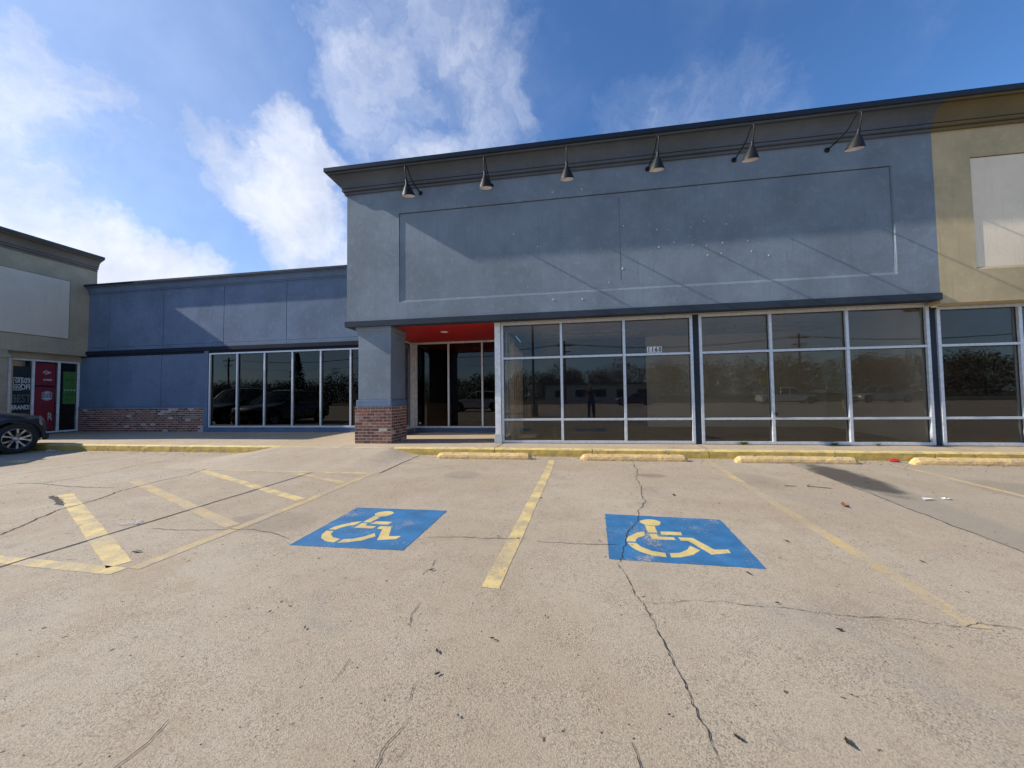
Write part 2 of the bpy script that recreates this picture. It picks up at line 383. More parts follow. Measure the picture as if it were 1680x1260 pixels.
# sidewalk top and kerb
GX0, GX1 = -40, 40
walk = MB().box(GX0, GX1, 7.15, 12.3, -.05, .15).build('sidewalk', WALK, kind='structure')
jm = MB()
for x in (-1.44, 2.65, 6.95, 11, -9.2, -13.2):
    jm.quad((x - .006, 7.14, .1535), (x + .006, 7.14, .1535), (x + .05, 7.88, .1535), (x + .038, 7.88, .1535))
jm.build('expansion_joint', JOINTM, walk)
kerb = bpy.data.objects.new('kerb', None); C.objects.link(kerb); kerb['kind'] = 'structure'
KJ = [-40, -30, -22, -17.2, -13.35, -11.4, -9.25, -6.35]
KR = [-3.65, -1.45, .5, 2.62, 4.7, 6.22, 6.78, 9.2, 13, 20, 30, 40]
def kerbseg(x0, x1, e0=0, e1=0):
    g = .006; x0 += g; x1 -= g
    n = max(2, int((x1 - x0) / .12)); rows = []
    for i in range(n + 1):
        x = x0 + (x1 - x0) * i / n
        j = lambda s: random.gauss(0, s)
        rows.append([(x, 7.155, -.04), (x, 7.02 + j(.002), -.04), (x, 7.022 + j(.002), .06 + j(.002)), (x, 7.03 + j(.0015), .128 + j(.0012)), (x, 7.048 + j(.001), .150), (x, 7.155, .152)])
    m = MB().grid(rows); m.ngon(rows[0]); m.ngon(rows[-1][::-1])
    o = m.build('kerb_stone', KERBM, kerb)
    o.data.materials.append(KERBT)
    for p in o.data.polygons:
        if p.center.z > .137: p.material_index = 1
for a, b in zip(KJ[:-1], KJ[1:]): kerbseg(a, b)
for a, b in zip(KR[:-1], KR[1:]): kerbseg(a, b)
# kerb ramp between them
sm_ = lambda v: (lambda q: q * q * (3 - 2 * q))(min(1, max(0, v)))
def ramp_h(x, y): return .152 * max(0, (y - 5.27) / 1.89) * sm_((x + 7.35) / 1.05) * sm_((-2.98 - x) / .80)
rm = MB().grid([[(x, y, .0016 + ramp_h(x, y)) for x in np.linspace(-7.35, -2.98, 60)] for y in np.linspace(5.27, 7.16, 24)])
ramp = rm.build('kerb_ramp', RAMPM, smooth=True, kind='structure')
MB().quad((-6.34, 7.02, .144), (-3.66, 7.02, .144), (-3.66, 7.05, .149), (-6.34, 7.05, .149)).build('painted_edge', KERBT, ramp)

def ribbon(pts, w, z=.004, jit=.35, step=.03, wander=.012, name='crack', mat=None, parent=None, taper=True):
    P = [Vector((a, b, 0)) for a, b in pts]; out = []
    for i in range(len(P) - 1):
        n = max(1, int((P[i + 1] - P[i]).length / step))
        for k in range(n): out.append(P[i].lerp(P[i + 1], k / n))
    out.append(P[-1]); L = []; n = len(out); off = 0
    for i, p in enumerate(out):
        t = (out[min(i + 1, n - 1)] - out[max(i - 1, 0)]).normalized(); s = Vector((-t.y, t.x, 0))
        off = off * .75 + random.gauss(0, wander * .45)
        ww = w * (.8 if name == 'crack' else 1) * (1 + random.uniform(-jit, jit)) * (min(1, i / 4 + .3, (n - 1 - i) / 4 + .3) if taper else 1)
        q = p + s * off; L.append([(q.x + s.x * ww / 2, q.y + s.y * ww / 2, z), (q.x - s.x * ww / 2, q.y - s.y * ww / 2, z)])
    return MB().grid(L).build(name, mat or CRACKM, parent or lot, fixn=False)
Zc = .0042
ribbon([(1.17, 6.5), (1.17, 6.36), (1.06, 5.64), (.94, 4.76), (.86, 4.27), (.72, 3.75), (.63, 3.48), (.51, 3.2), (.43, 2.97), (.38, 2.76), (.35, 2.64)], .0075, Zc, .6, .03, .02)
ribbon([(.35, 2.64), (.37, 2.38), (.41, 2.18), (.43, 2.0), (.45, 1.87), (.46, 1.56), (.47, 1.41), (.48, 1.25), (.50, .9), (.53, .3), (.5, -2)], .0046, Zc, .6, .018, .010)
ribbon([(.42, 2.16), (.61, 2.18), (.71, 2.22), (.87, 2.22), (1.02, 2.2), (1.18, 2.21), (1.32, 2.18), (1.44, 2.16), (1.61, 2.18), (1.75, 2.18), (1.87, 2.15), (1.95, 2.13), (2.08, 2.18), (2.24, 2.15), (2.9, 2.2)], .0032, Zc, .8, .02, .008)
ribbon([(-.26, 2.93), (-.08, 2.92), (.11, 2.92), (.32, 2.94), (.43, 2.97)], .006, Zc)
ribbon([(-1.23, 2.89), (-1.09, 2.92), (-.91, 2.96), (-.74, 2.94), (-.53, 2.96), (-.34, 2.97)], .006, Zc)
ribbon([(-4.12, -6), (-4.12, 2.03), (-4.12, 4.3), (-4.13, 5.28)], .020, Zc, .15, .06, .004, 'slab_joint', JOINTM)
ribbon([(-5.1, 2.3), (-5.13, 2.5), (-5.24, 2.67), (-5.45, 2.9), (-5.64, 3.17), (-5.66, 3.33), (-5.72, 3.54), (-5.92, 3.85), (-6.01, 4.15), (-6.08, 4.47), (-6.05, 4.86), (-6.26, 5.27), (-6.17, 5.51)], .016, Zc)
ribbon([(-8.12, 3.7), (-8.17, 4.12), (-7.72, 4.14), (-7.72, 4.31), (-7.73, 4.64), (-7.72, 4.92), (-7.98, 5.44)], .012, Zc)
ribbon([(-7.72, 4.14), (-7.01, 4.03), (-6.5, 4.03), (-6.19, 4.03)], .012, Zc)
ribbon([(-3.93, 2.78), (-3.55, 2.8), (-3.14, 2.86), (-2.88, 2.89), (-2.63, 2.84), (-2.37, 2.74)], .007, Zc)
ribbon([(-3.04, 7.0), (-3.0, 6.02), (-2.97, 5.41), (-2.97, 5.25)], .022, Zc, .3, .05, .006, 'slab_joint', JOINTM)
for q in ([(-.98, 2.55), (-.97, 2.43), (-.98, 2.3)], [(-.86, 2.0), (-.85, 1.84), (-.83, 1.77)], [(-1.01, 1.53), (-1.0, 1.44), (-1.0, 1.38)], [(-.64, 1.46), (-.64, 1.39), (-.63, 1.35)], [(-.6, 1.27), (-.64, 1.16), (-.62, 1.02)], [(.2, 1.3), (.22, 1.2), (.2, 1.12)], [(-1.5, 1.15), (-1.47, 1.05), (-1.5, .95)]):
    ribbon(q, .0045, Zc, .5, .02, .008)
ribbon([(-6.56, 3.62), (-6.2, 3.48), (-5.83, 3.28)], .05, .0043, .6, .03, .02, 'tar_seam')
ribbon([(2.9 + .13 * y + random.uniform(-.02, .02), y) for y in np.arange(7.0, -3, -.22)], .011, Zc, .5, .04, .01, 'slab_joint', JOINTM)

# painted lines
Zp = .0022
def line(pts, name='painted_line', mat=YEL, label=None, w=.11, z=Zp):
    # pts: centreline, ragged edges
    o = ribbon(pts, w, z, .035, .05, .003, name, mat, lot, False)
    if label: o['label'] = label
    return o
line([(-.267, 6.64), (-.30, 5.6), (-.488, 2.195)], label='straight yellow bay line between the two blue squares', w=.118)
line([(2.50, 6.68), (2.42, 6.05), (2.33, 5.2)], mat=YELG, w=.10)
line([(2.33, 5.2), (2.2, 3.9)], mat=YELF, w=.10)
line([(2.2, 3.9), (2.04, 2.14)], mat=YELG, w=.10, label='worn yellow bay line right of the second blue square')
line([(5.29, 6.63), (5.13, 5.25), (4.9, 3.2)], mat=YELG, w=.09)
line([(-6.42, 5.275), (-3.05, 5.25)], w=.075, label='yellow line at the foot of the kerb ramp')
line([(-3.075, 5.20), (-3.08, 4.6), (-3.05, 3.75)], mat=YELG, w=.10); line([(-3.05, 3.75), (-3.09, 2.12)], mat=YELG, w=.105)
line([(-3.15, 2.08), (-4.34, 2.11), (-5.4, 2.2)], w=.10)
for a, b in (((-6.50, 3.70), (-3.27, 2.16)), ((-6.46, 4.42), (-3.16, 2.95)), ((-6.25, 5.22), (-3.14, 3.80)), ((-4.45, 5.20), (-3.14, 4.62))):
    line([a, b], w=.13 if a[1] < 4 else .115, mat=YEL if a[1] < 4 or a[1] == 5.22 else YELG)
line([(-9.2, 6.6), (-9.35, 2.2)], mat=YELF, w=.1)

# wheelchair squares
SYMB = {'head': [(-.201, .307), (-.19, .355), (-.144, .386), (-.100, .402), (-.05, .39), (-.008, .348), (-.02, .29), (-.045, .25), (-.09, .235), (-.165, .25)],
        'torso': [(-.172, .236), (-.183, .062), (-.103, .063), (-.088, .226)],
        'seat': [(-.178, .034), (-.118, .034), (-.112, -.022), (.006, -.022), (.004, -.079), (-.181, -.085)],
        'arm': [(-.070, .100), (.102, .103), (.090, .030), (-.082, .026)],
        'leg': [(.043, -.018), (.154, -.016), (.240, -.229), (.346, -.216), (.336, -.280), (.184, -.323), (.100, -.085), (.041, -.082)],
        'wheel_a': [(-.208, .083), (-.276, .051), (-.348, -.024), (-.385, -.085), (-.395, -.150), (-.325, -.150), (-.315, -.105), (-.285, -.06), (-.221, -.005)],
        'wheel_b': [(-.394, -.178), (-.325, -.176), (-.301, -.245), (-.234, -.312), (-.145, -.338), (-.155, -.409), (-.251, -.391), (-.329, -.335), (-.375, -.265)],
        'wheel_c': [(-.115, -.336), (-.038, -.319), (.035, -.258), (.080, -.180), (.130, -.255), (.050, -.345), (-.049, -.396), (-.125, -.410)]}
for cx, cy, rot, lab, corners in ((-1.78, 3.12, 0.0, 'faded blue wheelchair square nearest the hatched area', [(-2.29, 3.60), (-1.26, 3.61), (-1.285, 2.64), (-2.275, 2.62)]),
                           (.87, 3.17, 0.0, 'brighter blue wheelchair square crossed by a crack', [(.372, 3.685), (1.435, 3.64), (1.335, 2.665), (.295, 2.685)])):
    # ragged-edged quad
    P = []
    for i in range(4):
        a, b = Vector((*corners[i], 0)), Vector((*corners[(i + 1) % 4], 0))
        for k in range(24):
            q = a.lerp(b, k / 24); P.append((q.x + random.gauss(0, .0022), q.y + random.gauss(0, .0022), Zp))
    sq = MB().ngon(P).build('blue_square', BLUEP, lot, label=lab)
    for k, pl in SYMB.items():
        Q = []
        for i in range(len(pl)):
            a, b = Vector((*pl[i], 0)), Vector((*pl[(i + 1) % len(pl)], 0)); n = max(1, int((b - a).length / .03))
            for j in range(n):
                q = a.lerp(b, j / n); Q.append((cx + q.x + random.gauss(0, .0012), cy + q.y + random.gauss(0, .0012), Zp + .001))
        MB().ngon(Q).build('symbol_stroke', SYM, sq)

# wheel stops
def stop_mesh(L=1.88):
    rows = []; n = 30
    for i in range(n + 1):
        x = -L / 2 + L * i / n; e = min((x + L / 2), (L / 2 - x)); k = min(1, e / .07); h = .055 + .055 * k; ins = (1 - k) * .02
        j = lambda s=.0010: random.gauss(0, s)
        rows.append([(x, -.075 + ins, 0), (x, -.077 + ins + j(), .03 + j()), (x, -.070 + ins + j(), h * .62 + j()), (x, -.048 + ins, h - .012 + j()), (x, -.035, h + j(.0015)), (x, .035, h + j(.0015)), (x, .05 - ins, h - .012), (x, .072 - ins, h * .6), (x, .077 - ins, 0)])
    m = MB().grid(rows); m.ngon(rows[0]); m.ngon(rows[-1][::-1]); return m
BOLT = plain('rusty_bolt', (.07, .035, .02), .8)
for x, y, rz, lab in ((-1.60, 6.72, .01, 'leftmost yellow concrete wheel stop, beside the kerb ramp'), (1.20, 6.72, .008, 'yellow concrete wheel stop under the three panes of the house number bay'),
                  (3.86, 6.70, .006, 'yellow concrete wheel stop left of the oil stain'), (6.56, 6.73, .0, 'rightmost yellow concrete wheel stop, beside the red litter')):
    t = thing('wheel_stop', lab, 'wheel stop', (x, y, 0), rz, 'concrete wheel stops along the kerb')
    stop_mesh().build('concrete_bar', STOPM, t)
    for s in (-.62, .62): MB().lathe([(0, .117), (.014, .117), (.016, .108)], (s, 0, 0), 10).build('bolt', BOLT, t)

# ------------------------------------------------------------------ glazing
def glazing(parent, name, axis, c, us, zs, w=.055, d=.11, sgn=1, glass=GLASS, fm=ALU, wpost=None, setback=.06, label=None):
    """us: frame centre lines along the wall, zs: heights of the rails; depth grows inwards with sgn"""
    def B(m, u0, u1, d0, d1, z0, z1):
        a, b = sorted((c + sgn * d0, c + sgn * d1))
        if axis == 'Y': m.box(u0, u1, a, b, z0, z1)
        else: m.box(a, b, u0, u1, z0, z1)
    m = MB(); h = w / 2
    B(m, us[0] - h, us[0] + h, 0, d, zs[0], zs[-1]); B(m, us[-1] - h, us[-1] + h, 0, d, zs[0], zs[-1])
    for u0, u1 in zip(us[:-1], us[1:]):
        pass
    B(m, us[0] + h, us[-1] - h, .002, d - .002, zs[-1] - w, zs[-1]); B(m, us[0] + h, us[-1] - h, .002, d - .002, zs[0], zs[0] + w)
    fr = m.build(name, fm, parent, bevel=.003)
    if label: fr['label'] = label
    for u in us[1:-1]:
        m = MB(); B(m, u - h, u + h, .004, d - .004, zs[0] + w, zs[-1] - w); m.build('mullion', fm, fr, bevel=.003)
    zc = [zs[0] + w / 2] + list(zs[1:-1]) + [zs[-1] - w / 2]
    for u0, u1 in zip(us[:-1], us[1:]):
        for z in zs[1:-1]:
            m = MB(); B(m, u0 + h, u1 - h, .006, d - .006, z - w * .42, z + w * .42); m.build('transom', fm, fr, bevel=.003)
        for z0, z1 in zip(zc[:-1], zc[1:]):
            k = w / 2 * .84 if z0 in zs[1:-1] else w / 2
            k1 = w / 2 * .84 if z1 in zs[1:-1] else w / 2
            a = setback + random.uniform(-.002, .002)
            m = MB(); B(m, u0 + h, u1 - h, a, a + .006, z0 + k, z1 - k1); o = m.build('pane', glass, fr)
            g = MB()       # rubber gasket round the pane, on both long edges
            B(g, u0 + h, u0 + h + .012, a - .012, a - .001, z0 + k, z1 - k1); B(g, u1 - h - .012, u1 - h, a - .012, a - .001, z0 + k, z1 - k1)
            B(g, u0 + h + .012, u1 - h - .012, a - .012, a - .001, z1 - k1 - .012, z1 - k1)
            g.build('gasket', DARKG, fr)
    return fr

def sweep(path, prof, mat, name, parent, **k):
    """prof: (outward offset, z); path: plan points, outside on the right of travel"""
    P = [Vector((a, b)) for a, b in path]; rows = []
    for i, p in enumerate(P):
        ds = []
        if i > 0: ds.append((P[i] - P[i - 1]).normalized())
        if i < len(P) - 1: ds.append((P[i + 1] - P[i]).normalized())
        ns = [Vector((d.y, -d.x)) for d in ds]
        n = ns[0] if len(ns) == 1 else (ns[0] + ns[1]) / (1 + ns[0].dot(ns[1]))
        rows.append([(p.x + n.x * o, p.y + n.y * o, z) for o, z in prof])
    m = MB().grid(rows)
    m.ngon(rows[0]); m.ngon(rows[-1][::-1])
    return m.build(name, mat, parent, **k)
def cornice_prof(z0, z1, s=1.0):
    H = z1 - z0; o = lambda v: v * s; z = lambda v: z0 + H * v
    pr = [(-.04, z(0)), (o(.045), z(0)), (o(.045), z(.10)), (o(.012), z(.101)), (o(.012), z(.13)), (o(.085), z(.131)), (o(.085), z(.235)), (o(.045), z(.236)), (o(.045), z(.268)), (o(.092), z(.269))]
    for i in range(9):
        a = i / 8 * PI / 2
        pr.append((o(.095 + .19 * (1 - math.cos(a))), z(.28 + .44 * math.sin(a) * .98)))
    pr += [(o(.25), z(.722)), (o(.25), z(.748)), (o(.318), z(.749)), (o(.318), z(.80)), (o(.325), z(.802)), (-.04, z(.802))]
    return pr
def cap_prof(z0, z1, s=1.0):
    H = z1 - z0
    return [(-.04, z0 + H * .802), (.345 * s, z0 + H * .802), (.362 * s, z0 + H * .82), (.362 * s, z0 + H), (.30 * s, z0 + H * 1.02), (-.04, z0 + H * 1.02)]

# ------------------------------------------------------------------ blue store
ZB, ZT = 6.06, 6.545
bs = thing('store_building', 'blue stucco store front with a wide empty sign panel and bare bay windows', 'store', (0, 7.55, 0))
bs.location = (0, 0, 0)
def recessed_wall(x0, x1, z0, z1, px0, px1, pz0, pz1, y, dep, thick, wmat, pmat, parent, pname='sign_panel', lip=.026):
    m = MB()
    O = [(x0, y, z0), (x1, y, z0), (x1, y, z1), (x0, y, z1)]
    I = [(px0, y, pz0), (px1, y, pz0), (px1, y, pz1), (px0, y, pz1)]
    lb_, lt_, ll_, lr_ = .046, .018, .012, .040
    J = [(px0 + ll_, y + dep, pz0 + lb_), (px1 - lr_, y + dep, pz0 + lb_), (px1 - lr_ * .75, y + .05, pz1), (px0, y + .06, pz1)]
    for i in range(4):
        k = (i + 1) % 4; m.quad(O[i], O[k], I[k], I[i]); m.quad(I[i], I[k], J[k], J[i])
    yb = y + thick
    m.quad((x0, y, z0), (x0, y, z1), (x0, yb, z1), (x0, yb, z0)); m.quad((x1, y, z0), (x1, yb, z0), (x1, yb, z1), (x1, y, z1))
    m.quad((x0, y, z0), (x0, yb, z0), (x1, yb, z0), (x1, y, z0)); m.quad((x0, y, z1), (x1, y, z1), (x1, yb, z1), (x0, yb, z1)); m.quad((x0, yb, z0), (x0, yb, z1), (x1, yb, z1), (x1, yb, z0))
    w = m.build('fascia_wall', wmat, parent, fixn=False)
    p = MB().box(px0 + ll_, px1 - lr_, y + dep, y + dep + .03, pz0 + lb_, pz1 - lt_).build(pname, pmat, w)
    return w, p
fw, sp = recessed_wall(-5.08, 6.9, 3.01, 6.06, -3.765, 6.235, 3.407, 5.51, 7.55, .017, .22, BLUE, BLUE, bs)
sweep([(-5.08, 14), (-5.08, 7.55), (6.86, 7.55)], cornice_prof(ZB, ZT), CORN, 'cornice', bs)
sweep([(-5.08, 14), (-5.08, 7.55), (6.86, 7.55)], cap_prof(ZB, ZT), CAP, 'parapet_cap', bs)
sweep([(-5.08, 8.5), (-5.08, 7.55), (6.905, 7.55)], [(-.2, 2.885), (.035, 2.885), (.035, 3.012), (-.2, 3.012)], NAVY, 'trim_band', bs)
MB().box(-5.08, -4.86, 7.77, 14, 2.9, 6.06).build('side_wall', BLUE, bs)
# painted nicks and old sign anchors
PATCH = plain('bare_plaster', (.62, .60, .56), .9, 0, .1, 40)
for x, z in [(1.95, 4.64), (2.17, 4.62), (2.61, 4.63), (2.87, 4.74), (3.29, 4.64), (2.28, 4.35), (1.98, 4.27), (2.64, 4.26), (2.91, 4.23), (3.21, 4.26), (3.68, 4.27), (3.74, 4.05), (3.18, 4.05), (2.92, 4.03), (4.05, 3.94), (2.58, 4.44), (-1.07, 4.8), (-.54, 4.48), (1.28, 4.78), (1.28, 4.13), (1.24, 3.87), (.96, 3.59), (-.77, 3.6)]:
    r = random.uniform(.008, .02) * (1.6 if (x, z) == (1.24, 3.87) else 1)
    P = [(x + math.cos(a) * r * random.uniform(.6, 1.2), 7.5655, z + math.sin(a) * r * random.uniform(.6, 1.2)) for a in np.arange(0, 2 * PI, PI / 4)]
    m = MB().ngon(P); m.ngon([(a + .3 * (x - a), 7.5625, b + .3 * (z - b)) for a, _, b in P]); 
    for i in range(8):
        j = (i + 1) % 8; q = m.v; m.f.append((i, j, 8 + j, 8 + i))
    m.build('anchor_patch', PATCH, sp if False else fw)
for x, z in [(-.2, 5.65), (.43, 5.65), (-.22, 3.28), (.4, 3.26)]:
    MB().lathe([(0, -.012), (.012, -.008), (.016, 0)], (x, 7.55, z), 8, 'Y').build('anchor_patch', PATCH, fw)
MB().box(1.20, 1.205, 7.5655, 7.575, 3.62, 5.40).build('board_seam', NAVY, fw)
# roof, soffits
MB().box(-4.86, 6.9, 7.77, 24, 5.4, 5.5).build('roof', ROOFM, bs)
MB().box(-4.84, -1.6, 7.60, 10.2, 2.89, 2.93).build('soffit', RED, bs)
MB().box(-1.6, 6.9, 7.56, 8.05, 2.892, 2.93).build('soffit', SOFF, bs)
sd = [o for o in bs.children if o.name.startswith('soffit')][0]
MB().lathe([(.0, 2.884), (.07, 2.884), (.095, 2.880), (.10, 2.889)], (-3.05, 8.6, 0), 20).build('downlight', WHITEI, sd)
# pier
def brick_block(parent, x0, x1, z0, z1, y, rows, blen, depth, axis='Y', odd=0, pale=.10, x_at=None, soldier=False, palefn=None):
    bh = (z1 - z0) / rows; mj = .013
    for r in range(rows):
        sol = soldier and r == rows - 1
        if sol:
            n = int(round((x1 - x0) / (bh * .95))); edges = [x0 + (x1 - x0) * i / n for i in range(n + 1)]
        else:
            offs = (r + odd) % 2 * blen / 2
            edges = [x0]; u = x0 + (blen - offs if offs else blen)
            while u < x1 - .03: edges.append(u); u += blen
            edges.append(x1)
        for a, b in zip(edges[:-1], edges[1:]):
            pr = random.uniform(-.0015, .0015); zz0 = z0 + r * bh + mj / 2; zz1 = z0 + (r + 1) * bh - mj / 2
            m = MB()
            if axis == 'Y': m.box(a + mj / 2, b - mj / 2, y + pr, y + depth, zz0, zz1)
            else: m.box(y - depth, y + pr, a + mj / 2, b - mj / 2, zz0, zz1)
            q = random.random(); pl = palefn((a + b) / 2, zz0) if palefn else pale
            mt = BR[4] if q < pl * .35 else BR[3] if q < pl else BR[int(random.random() * 3)]
            m.build('brick', mt, parent)
MB().box(-4.83, -4.01, 7.63, 8.38, 1.17, 2.886).build('pier_shaft', BLUE, bs, bevel=.01)
MB().box(-4.87, -3.985, 7.60, 8.41, 1.005, 1.17).build('pier_ledge', BLUE2, bs, bevel=.012)
cm = MB(); zc_ = [(0, 2.70), (.02, 2.72), (.02, 2.80), (.045, 2.83), (.045, 2.884)]
rows = [[(-4.83 - o, 7.63 - o, z), (-4.01 + o * .5, 7.63 - o, z), (-4.01 + o * .5, 8.38 + o * .2, z), (-4.83 - o, 8.38 + o * .2, z)] for o, z in zc_]
cm.grid(rows, True); cm.build('pier_capital', BLUE, bs)
pb = MB().box(-4.907, -3.999, 7.615, 8.417, .15, 1.003).build('brick_base', MORT, bs)
fn = lambda x, z: .30 if (z > .3 and z < .8 and x < -4.05) else .06
brick_block(pb, -4.91, -3.995, .15, 1.003, 7.612, 12, .203, .012, 'Y', soldier=True, palefn=fn)
brick_block(pb, 7.626, 8.42, .15, 1.003, -3.997, 12, .203, .012, 'X', 1, soldier=True, pale=.10)
# storefront bays
zs = [.16, .68, 2.07, 2.885]
glazing(bs, 'bay_window', 'Y', 7.85, [-1.41, -.073, 1.28, 2.655], zs, label='three-light bay window with the house number')
glazing(bs, 'bay_window', 'Y', 7.85, [2.835, 4.18, 5.57, 6.945], zs, label='second bay window, beige wall behind it')
MB().box(-1.575, -1.445, 7.80, 7.98, .15, 2.888).build('corner_post', ALUW, bs, bevel=.004)
MB().box(-1.60, -1.43, 7.79, 7.99, .15, .36).build('post_foot', plain('post_grey', (.48, .50, .50), .5), bs, bevel=.004)
MB().box(2.69, 2.80, 7.88, 8.0, .15, 2.888).build('blue_pier', NAVY, bs, bevel=.004)
MB().box(6.98, 7.095, 7.88, 8.0, .15, 2.888).build('blue_pier', NAVY, bs, bevel=.004)
MB().box(4.20, 4.235, 7.815, 7.85, .745, .80).build('door_lock', DARKG, bs)
# left return of the store (side lights)
glazing(bs, 'side_window', 'X', -1.55, [8.02, 8.45, 8.9, 9.35, 9.8, 10.17], [.16, 2.885], sgn=1, w=.05, d=.09)
for y in (8.5, 8.95, 9.4, 9.85, 10.25): MB().box(-1.33, -1.24, y, y + .04, .16, 2.5).build('wall_stud', WOODM, bs)
# alcove back glazing, knee wall
glazing(bs, 'alcove_window', 'Y', 10.12, [-4.50, -3.475, -2.43, -1.62], [.29, 2.885], glass=GLASSD, fm=ALUW, w=.05, d=.09)
MB().box(-4.68, -4.53, 10.08, 10.22, .15, 2.89).build('corner_post', ALUW, bs, bevel=.004)
glazing(bs, 'side_window', 'X', -4.60, [9.35, 10.05], [.29, 2.885], sgn=-1, glass=GLASSD, fm=ALUW, w=.05, d=.08)
km = MB()
def knee(x0, x1, y, z0, z1):
    m = MB().box(x0, x1, y + .008, y + .1, z0, z1); x = x0
    while x < x1 - .03:
        m.box(x + .004, min(x + .066, x1) , y + random.uniform(0, .003), y + .008, z0 + .004, z1 - .02); x += .07
    m.box(x0, x1, y - .012, y + .1, z1 - .018, z1 + .002); return m
knee(-4.53, -1.58, 10.09, .15, .288).build('knee_wall', BLUE2, bs, kind='stuff')
MB().box(-4.60, -4.54, 9.33, 10.08, .15, .288).build('knee_wall', BLUE2, bs)
MB().lathe([(0, -.004), (.03, -.003), (.032, 0)], (-4.40, 10.175, .43), 14, 'Y').build('round_sticker', WHITEI, bs)
# interior of the store
it = MB().box(2.64, 7.9, 12.0, 12.12, .15, 3.1).build('interior_wall', INTW, bs)
MB().box(-1.5, 2.64, 12.03, 12.15, .15, 3.1).build('interior_wall', INTN, bs)
MB().quad((7.02, 7.99, .15), (7.02, 7.99, 3.1), (7.85, 12.0, 3.1), (7.85, 12.0, .15)).quad((7.06, 7.99, .15), (7.89, 12.0, .15), (7.89, 12.0, 3.1), (7.06, 7.99, 3.1)).build('interior_wall', INTW, bs)
ce = MB().box(-1.5, 7.9, 7.99, 12.1, 3.1, 3.16).build('interior_ceiling', INTC, bs)
MB().box(-1.5, 7.9, 7.99, 12.1, .151, .158).build('interior_floor', INTF, bs)
MB().box(-1.5, 7.0, 7.96, 8.03, 2.886, 3.1).build('window_header', INTC, bs)
for y in (10.45, 11.1):
    for x0, x1 in ((-.7, .85), (.95, 2.3), (2.9, 4.3), (4.7, 6.9)):
        MB().box(x0, x1, y, y + .07, 3.05, 3.098).build('tube_light', TUBEM, ce)
# house number tiles
tilm = plain('number_tile', (.78, .78, .76), .5); digm = plain('digit_black', (.01, .01, .012), .5)
def text_mesh(txt, size, mat, name, parent=None, ext=.0008, bold=0.0):
    cu = bpy.data.curves.new(name, 'FONT'); cu.body = txt; cu.size = size; cu.extrude = ext; cu.offset = bold; cu.align_x = 'CENTER'; cu.align_y = 'CENTER'
    cu.resolution_u = 3
    o = bpy.data.objects.new('tmp', cu); C.objects.link(o)
    me = bpy.data.meshes.new_from_object(o.evaluated_get(bpy.context.evaluated_depsgraph_get())); bpy.data.objects.remove(o)
    me.materials.clear(); me.materials.append(mat); return me
for i, ch in enumerate('1160'):
    x = 1.80 + i * .0765
    t = MB().box(x - .036, x + .036, 7.900, 7.9045, 2.105, 2.235).build('number_tile', tilm, bs)
    me = text_mesh(ch, .135, digm, 'digit', bold=.0045)
    d = link_mesh('digit', me, t, (x, 7.898, 2.17), (PI / 2, 0, 0), (.78, 1, 1))
# security camera under the fascia end
cam_t = thing('security_camera', 'small white dome camera under the right end of the blue trim band', 'security camera', (7.05, 7.84, 2.8))
MB().lathe([(0, .06), (.035, .06), (.04, .03), (.04, .0), (.0, .0)], (0, 0, 0), 16).build('camera_mount', WHITEI, cam_t, smooth=True)
MB().lathe([(0, -.035), (.02, -.03), (.03, -.012), (.032, 0)], (0, 0, 0), 16).build('camera_dome', BLACK, cam_t, smooth=True)
MB().tube([(-.02, 0, .03), (-.09, .02, .05), (-.12, .04, .04)], .012).build('camera_arm', WHITEI, cam_t)

# ------------------------------------------------------------------ wing (blue, set back)
wg = thing('store_wing', 'lower blue wing set back between the taupe building and the brick pier', 'store')
MB().box(-17.4, -5.0, 10.22, 10.4, 2.9, 5.15).build('backing_wall', NAVY2, wg)
MB().box(-17.4, -12.12, 10.22, 10.4, .15, 2.9).build('backing_wall', NAVY2, wg)
ux = [-17.12, -16.19, -13.86, -11.41, -9.025, -6.44, -4.85]
g = .008
for a, b in zip(ux[:-1], ux[1:]):
    MB().box(a + g, b - g, 10.20, 10.225, 3.168, 5.10).build('wall_panel', BLUE2, wg, bevel=.003)
    MB().box(a + g * .6, b - g * .6, 10.185, 10.225, 3.032, 3.158).build('wall_panel', BLUE2, wg, bevel=.003)
lx = [-17.42, -16.19, -13.90, -12.14]
for a, b in zip(lx[:-1], lx[1:]):
    MB().box(a + (g if b > -16 else .0), b - (g if b < -12.5 else 0), 10.20, 10.225, 1.035, 2.915).build('wall_panel', BLUE2, wg, bevel=.003)
MB().box(-17.42, -12.13, 10.16, 10.225, .955, 1.03).build('brick_ledge', BLUE2, wg, bevel=.006)
MB().box(-17.13, -4.85, 10.135, 10.225, 2.90, 3.03).build('trim_band', NAVY2, wg, bevel=.004)
MB().box(-12.13, -11.97, 10.17, 10.3, .15, 2.90).build('window_jamb', BLUE2, wg, bevel=.005)
MB().box(-17.4, -5.08, 10.18, 10.225, 2.822, 2.90).build('trim_under', NAVY2, wg)
wb = MB().box(-17.42, -12.13, 10.168, 10.23, .15, .955).build('brick_base', MORT, wg)
brick_block(wb, -17.40, -12.125, .15, .953, 10.165, 11, .203, .012, 'Y', palefn=lambda x, z: .42 if (-13.6 < x < -12.3 and .45 < z < .9) else (.20 if x > -15.6 else .12))
glazing(wg, 'wing_window', 'Y', 10.19, [-11.935, -10.875, -9.835, -8.8, -7.78, -6.735, -5.69, -4.75], [.30, 2.815], glass=GLASSD, fm=ALU, w=.05, d=.09)
knee(-11.97, -4.7, 10.165, .15, .298).build('knee_wall', BLUE2, wg, kind='stuff')
sweep([(-17.3, 10.21), (-5.08, 10.21)], cornice_prof(5.08, 5.44, .48), BLUE2, 'cornice', wg)
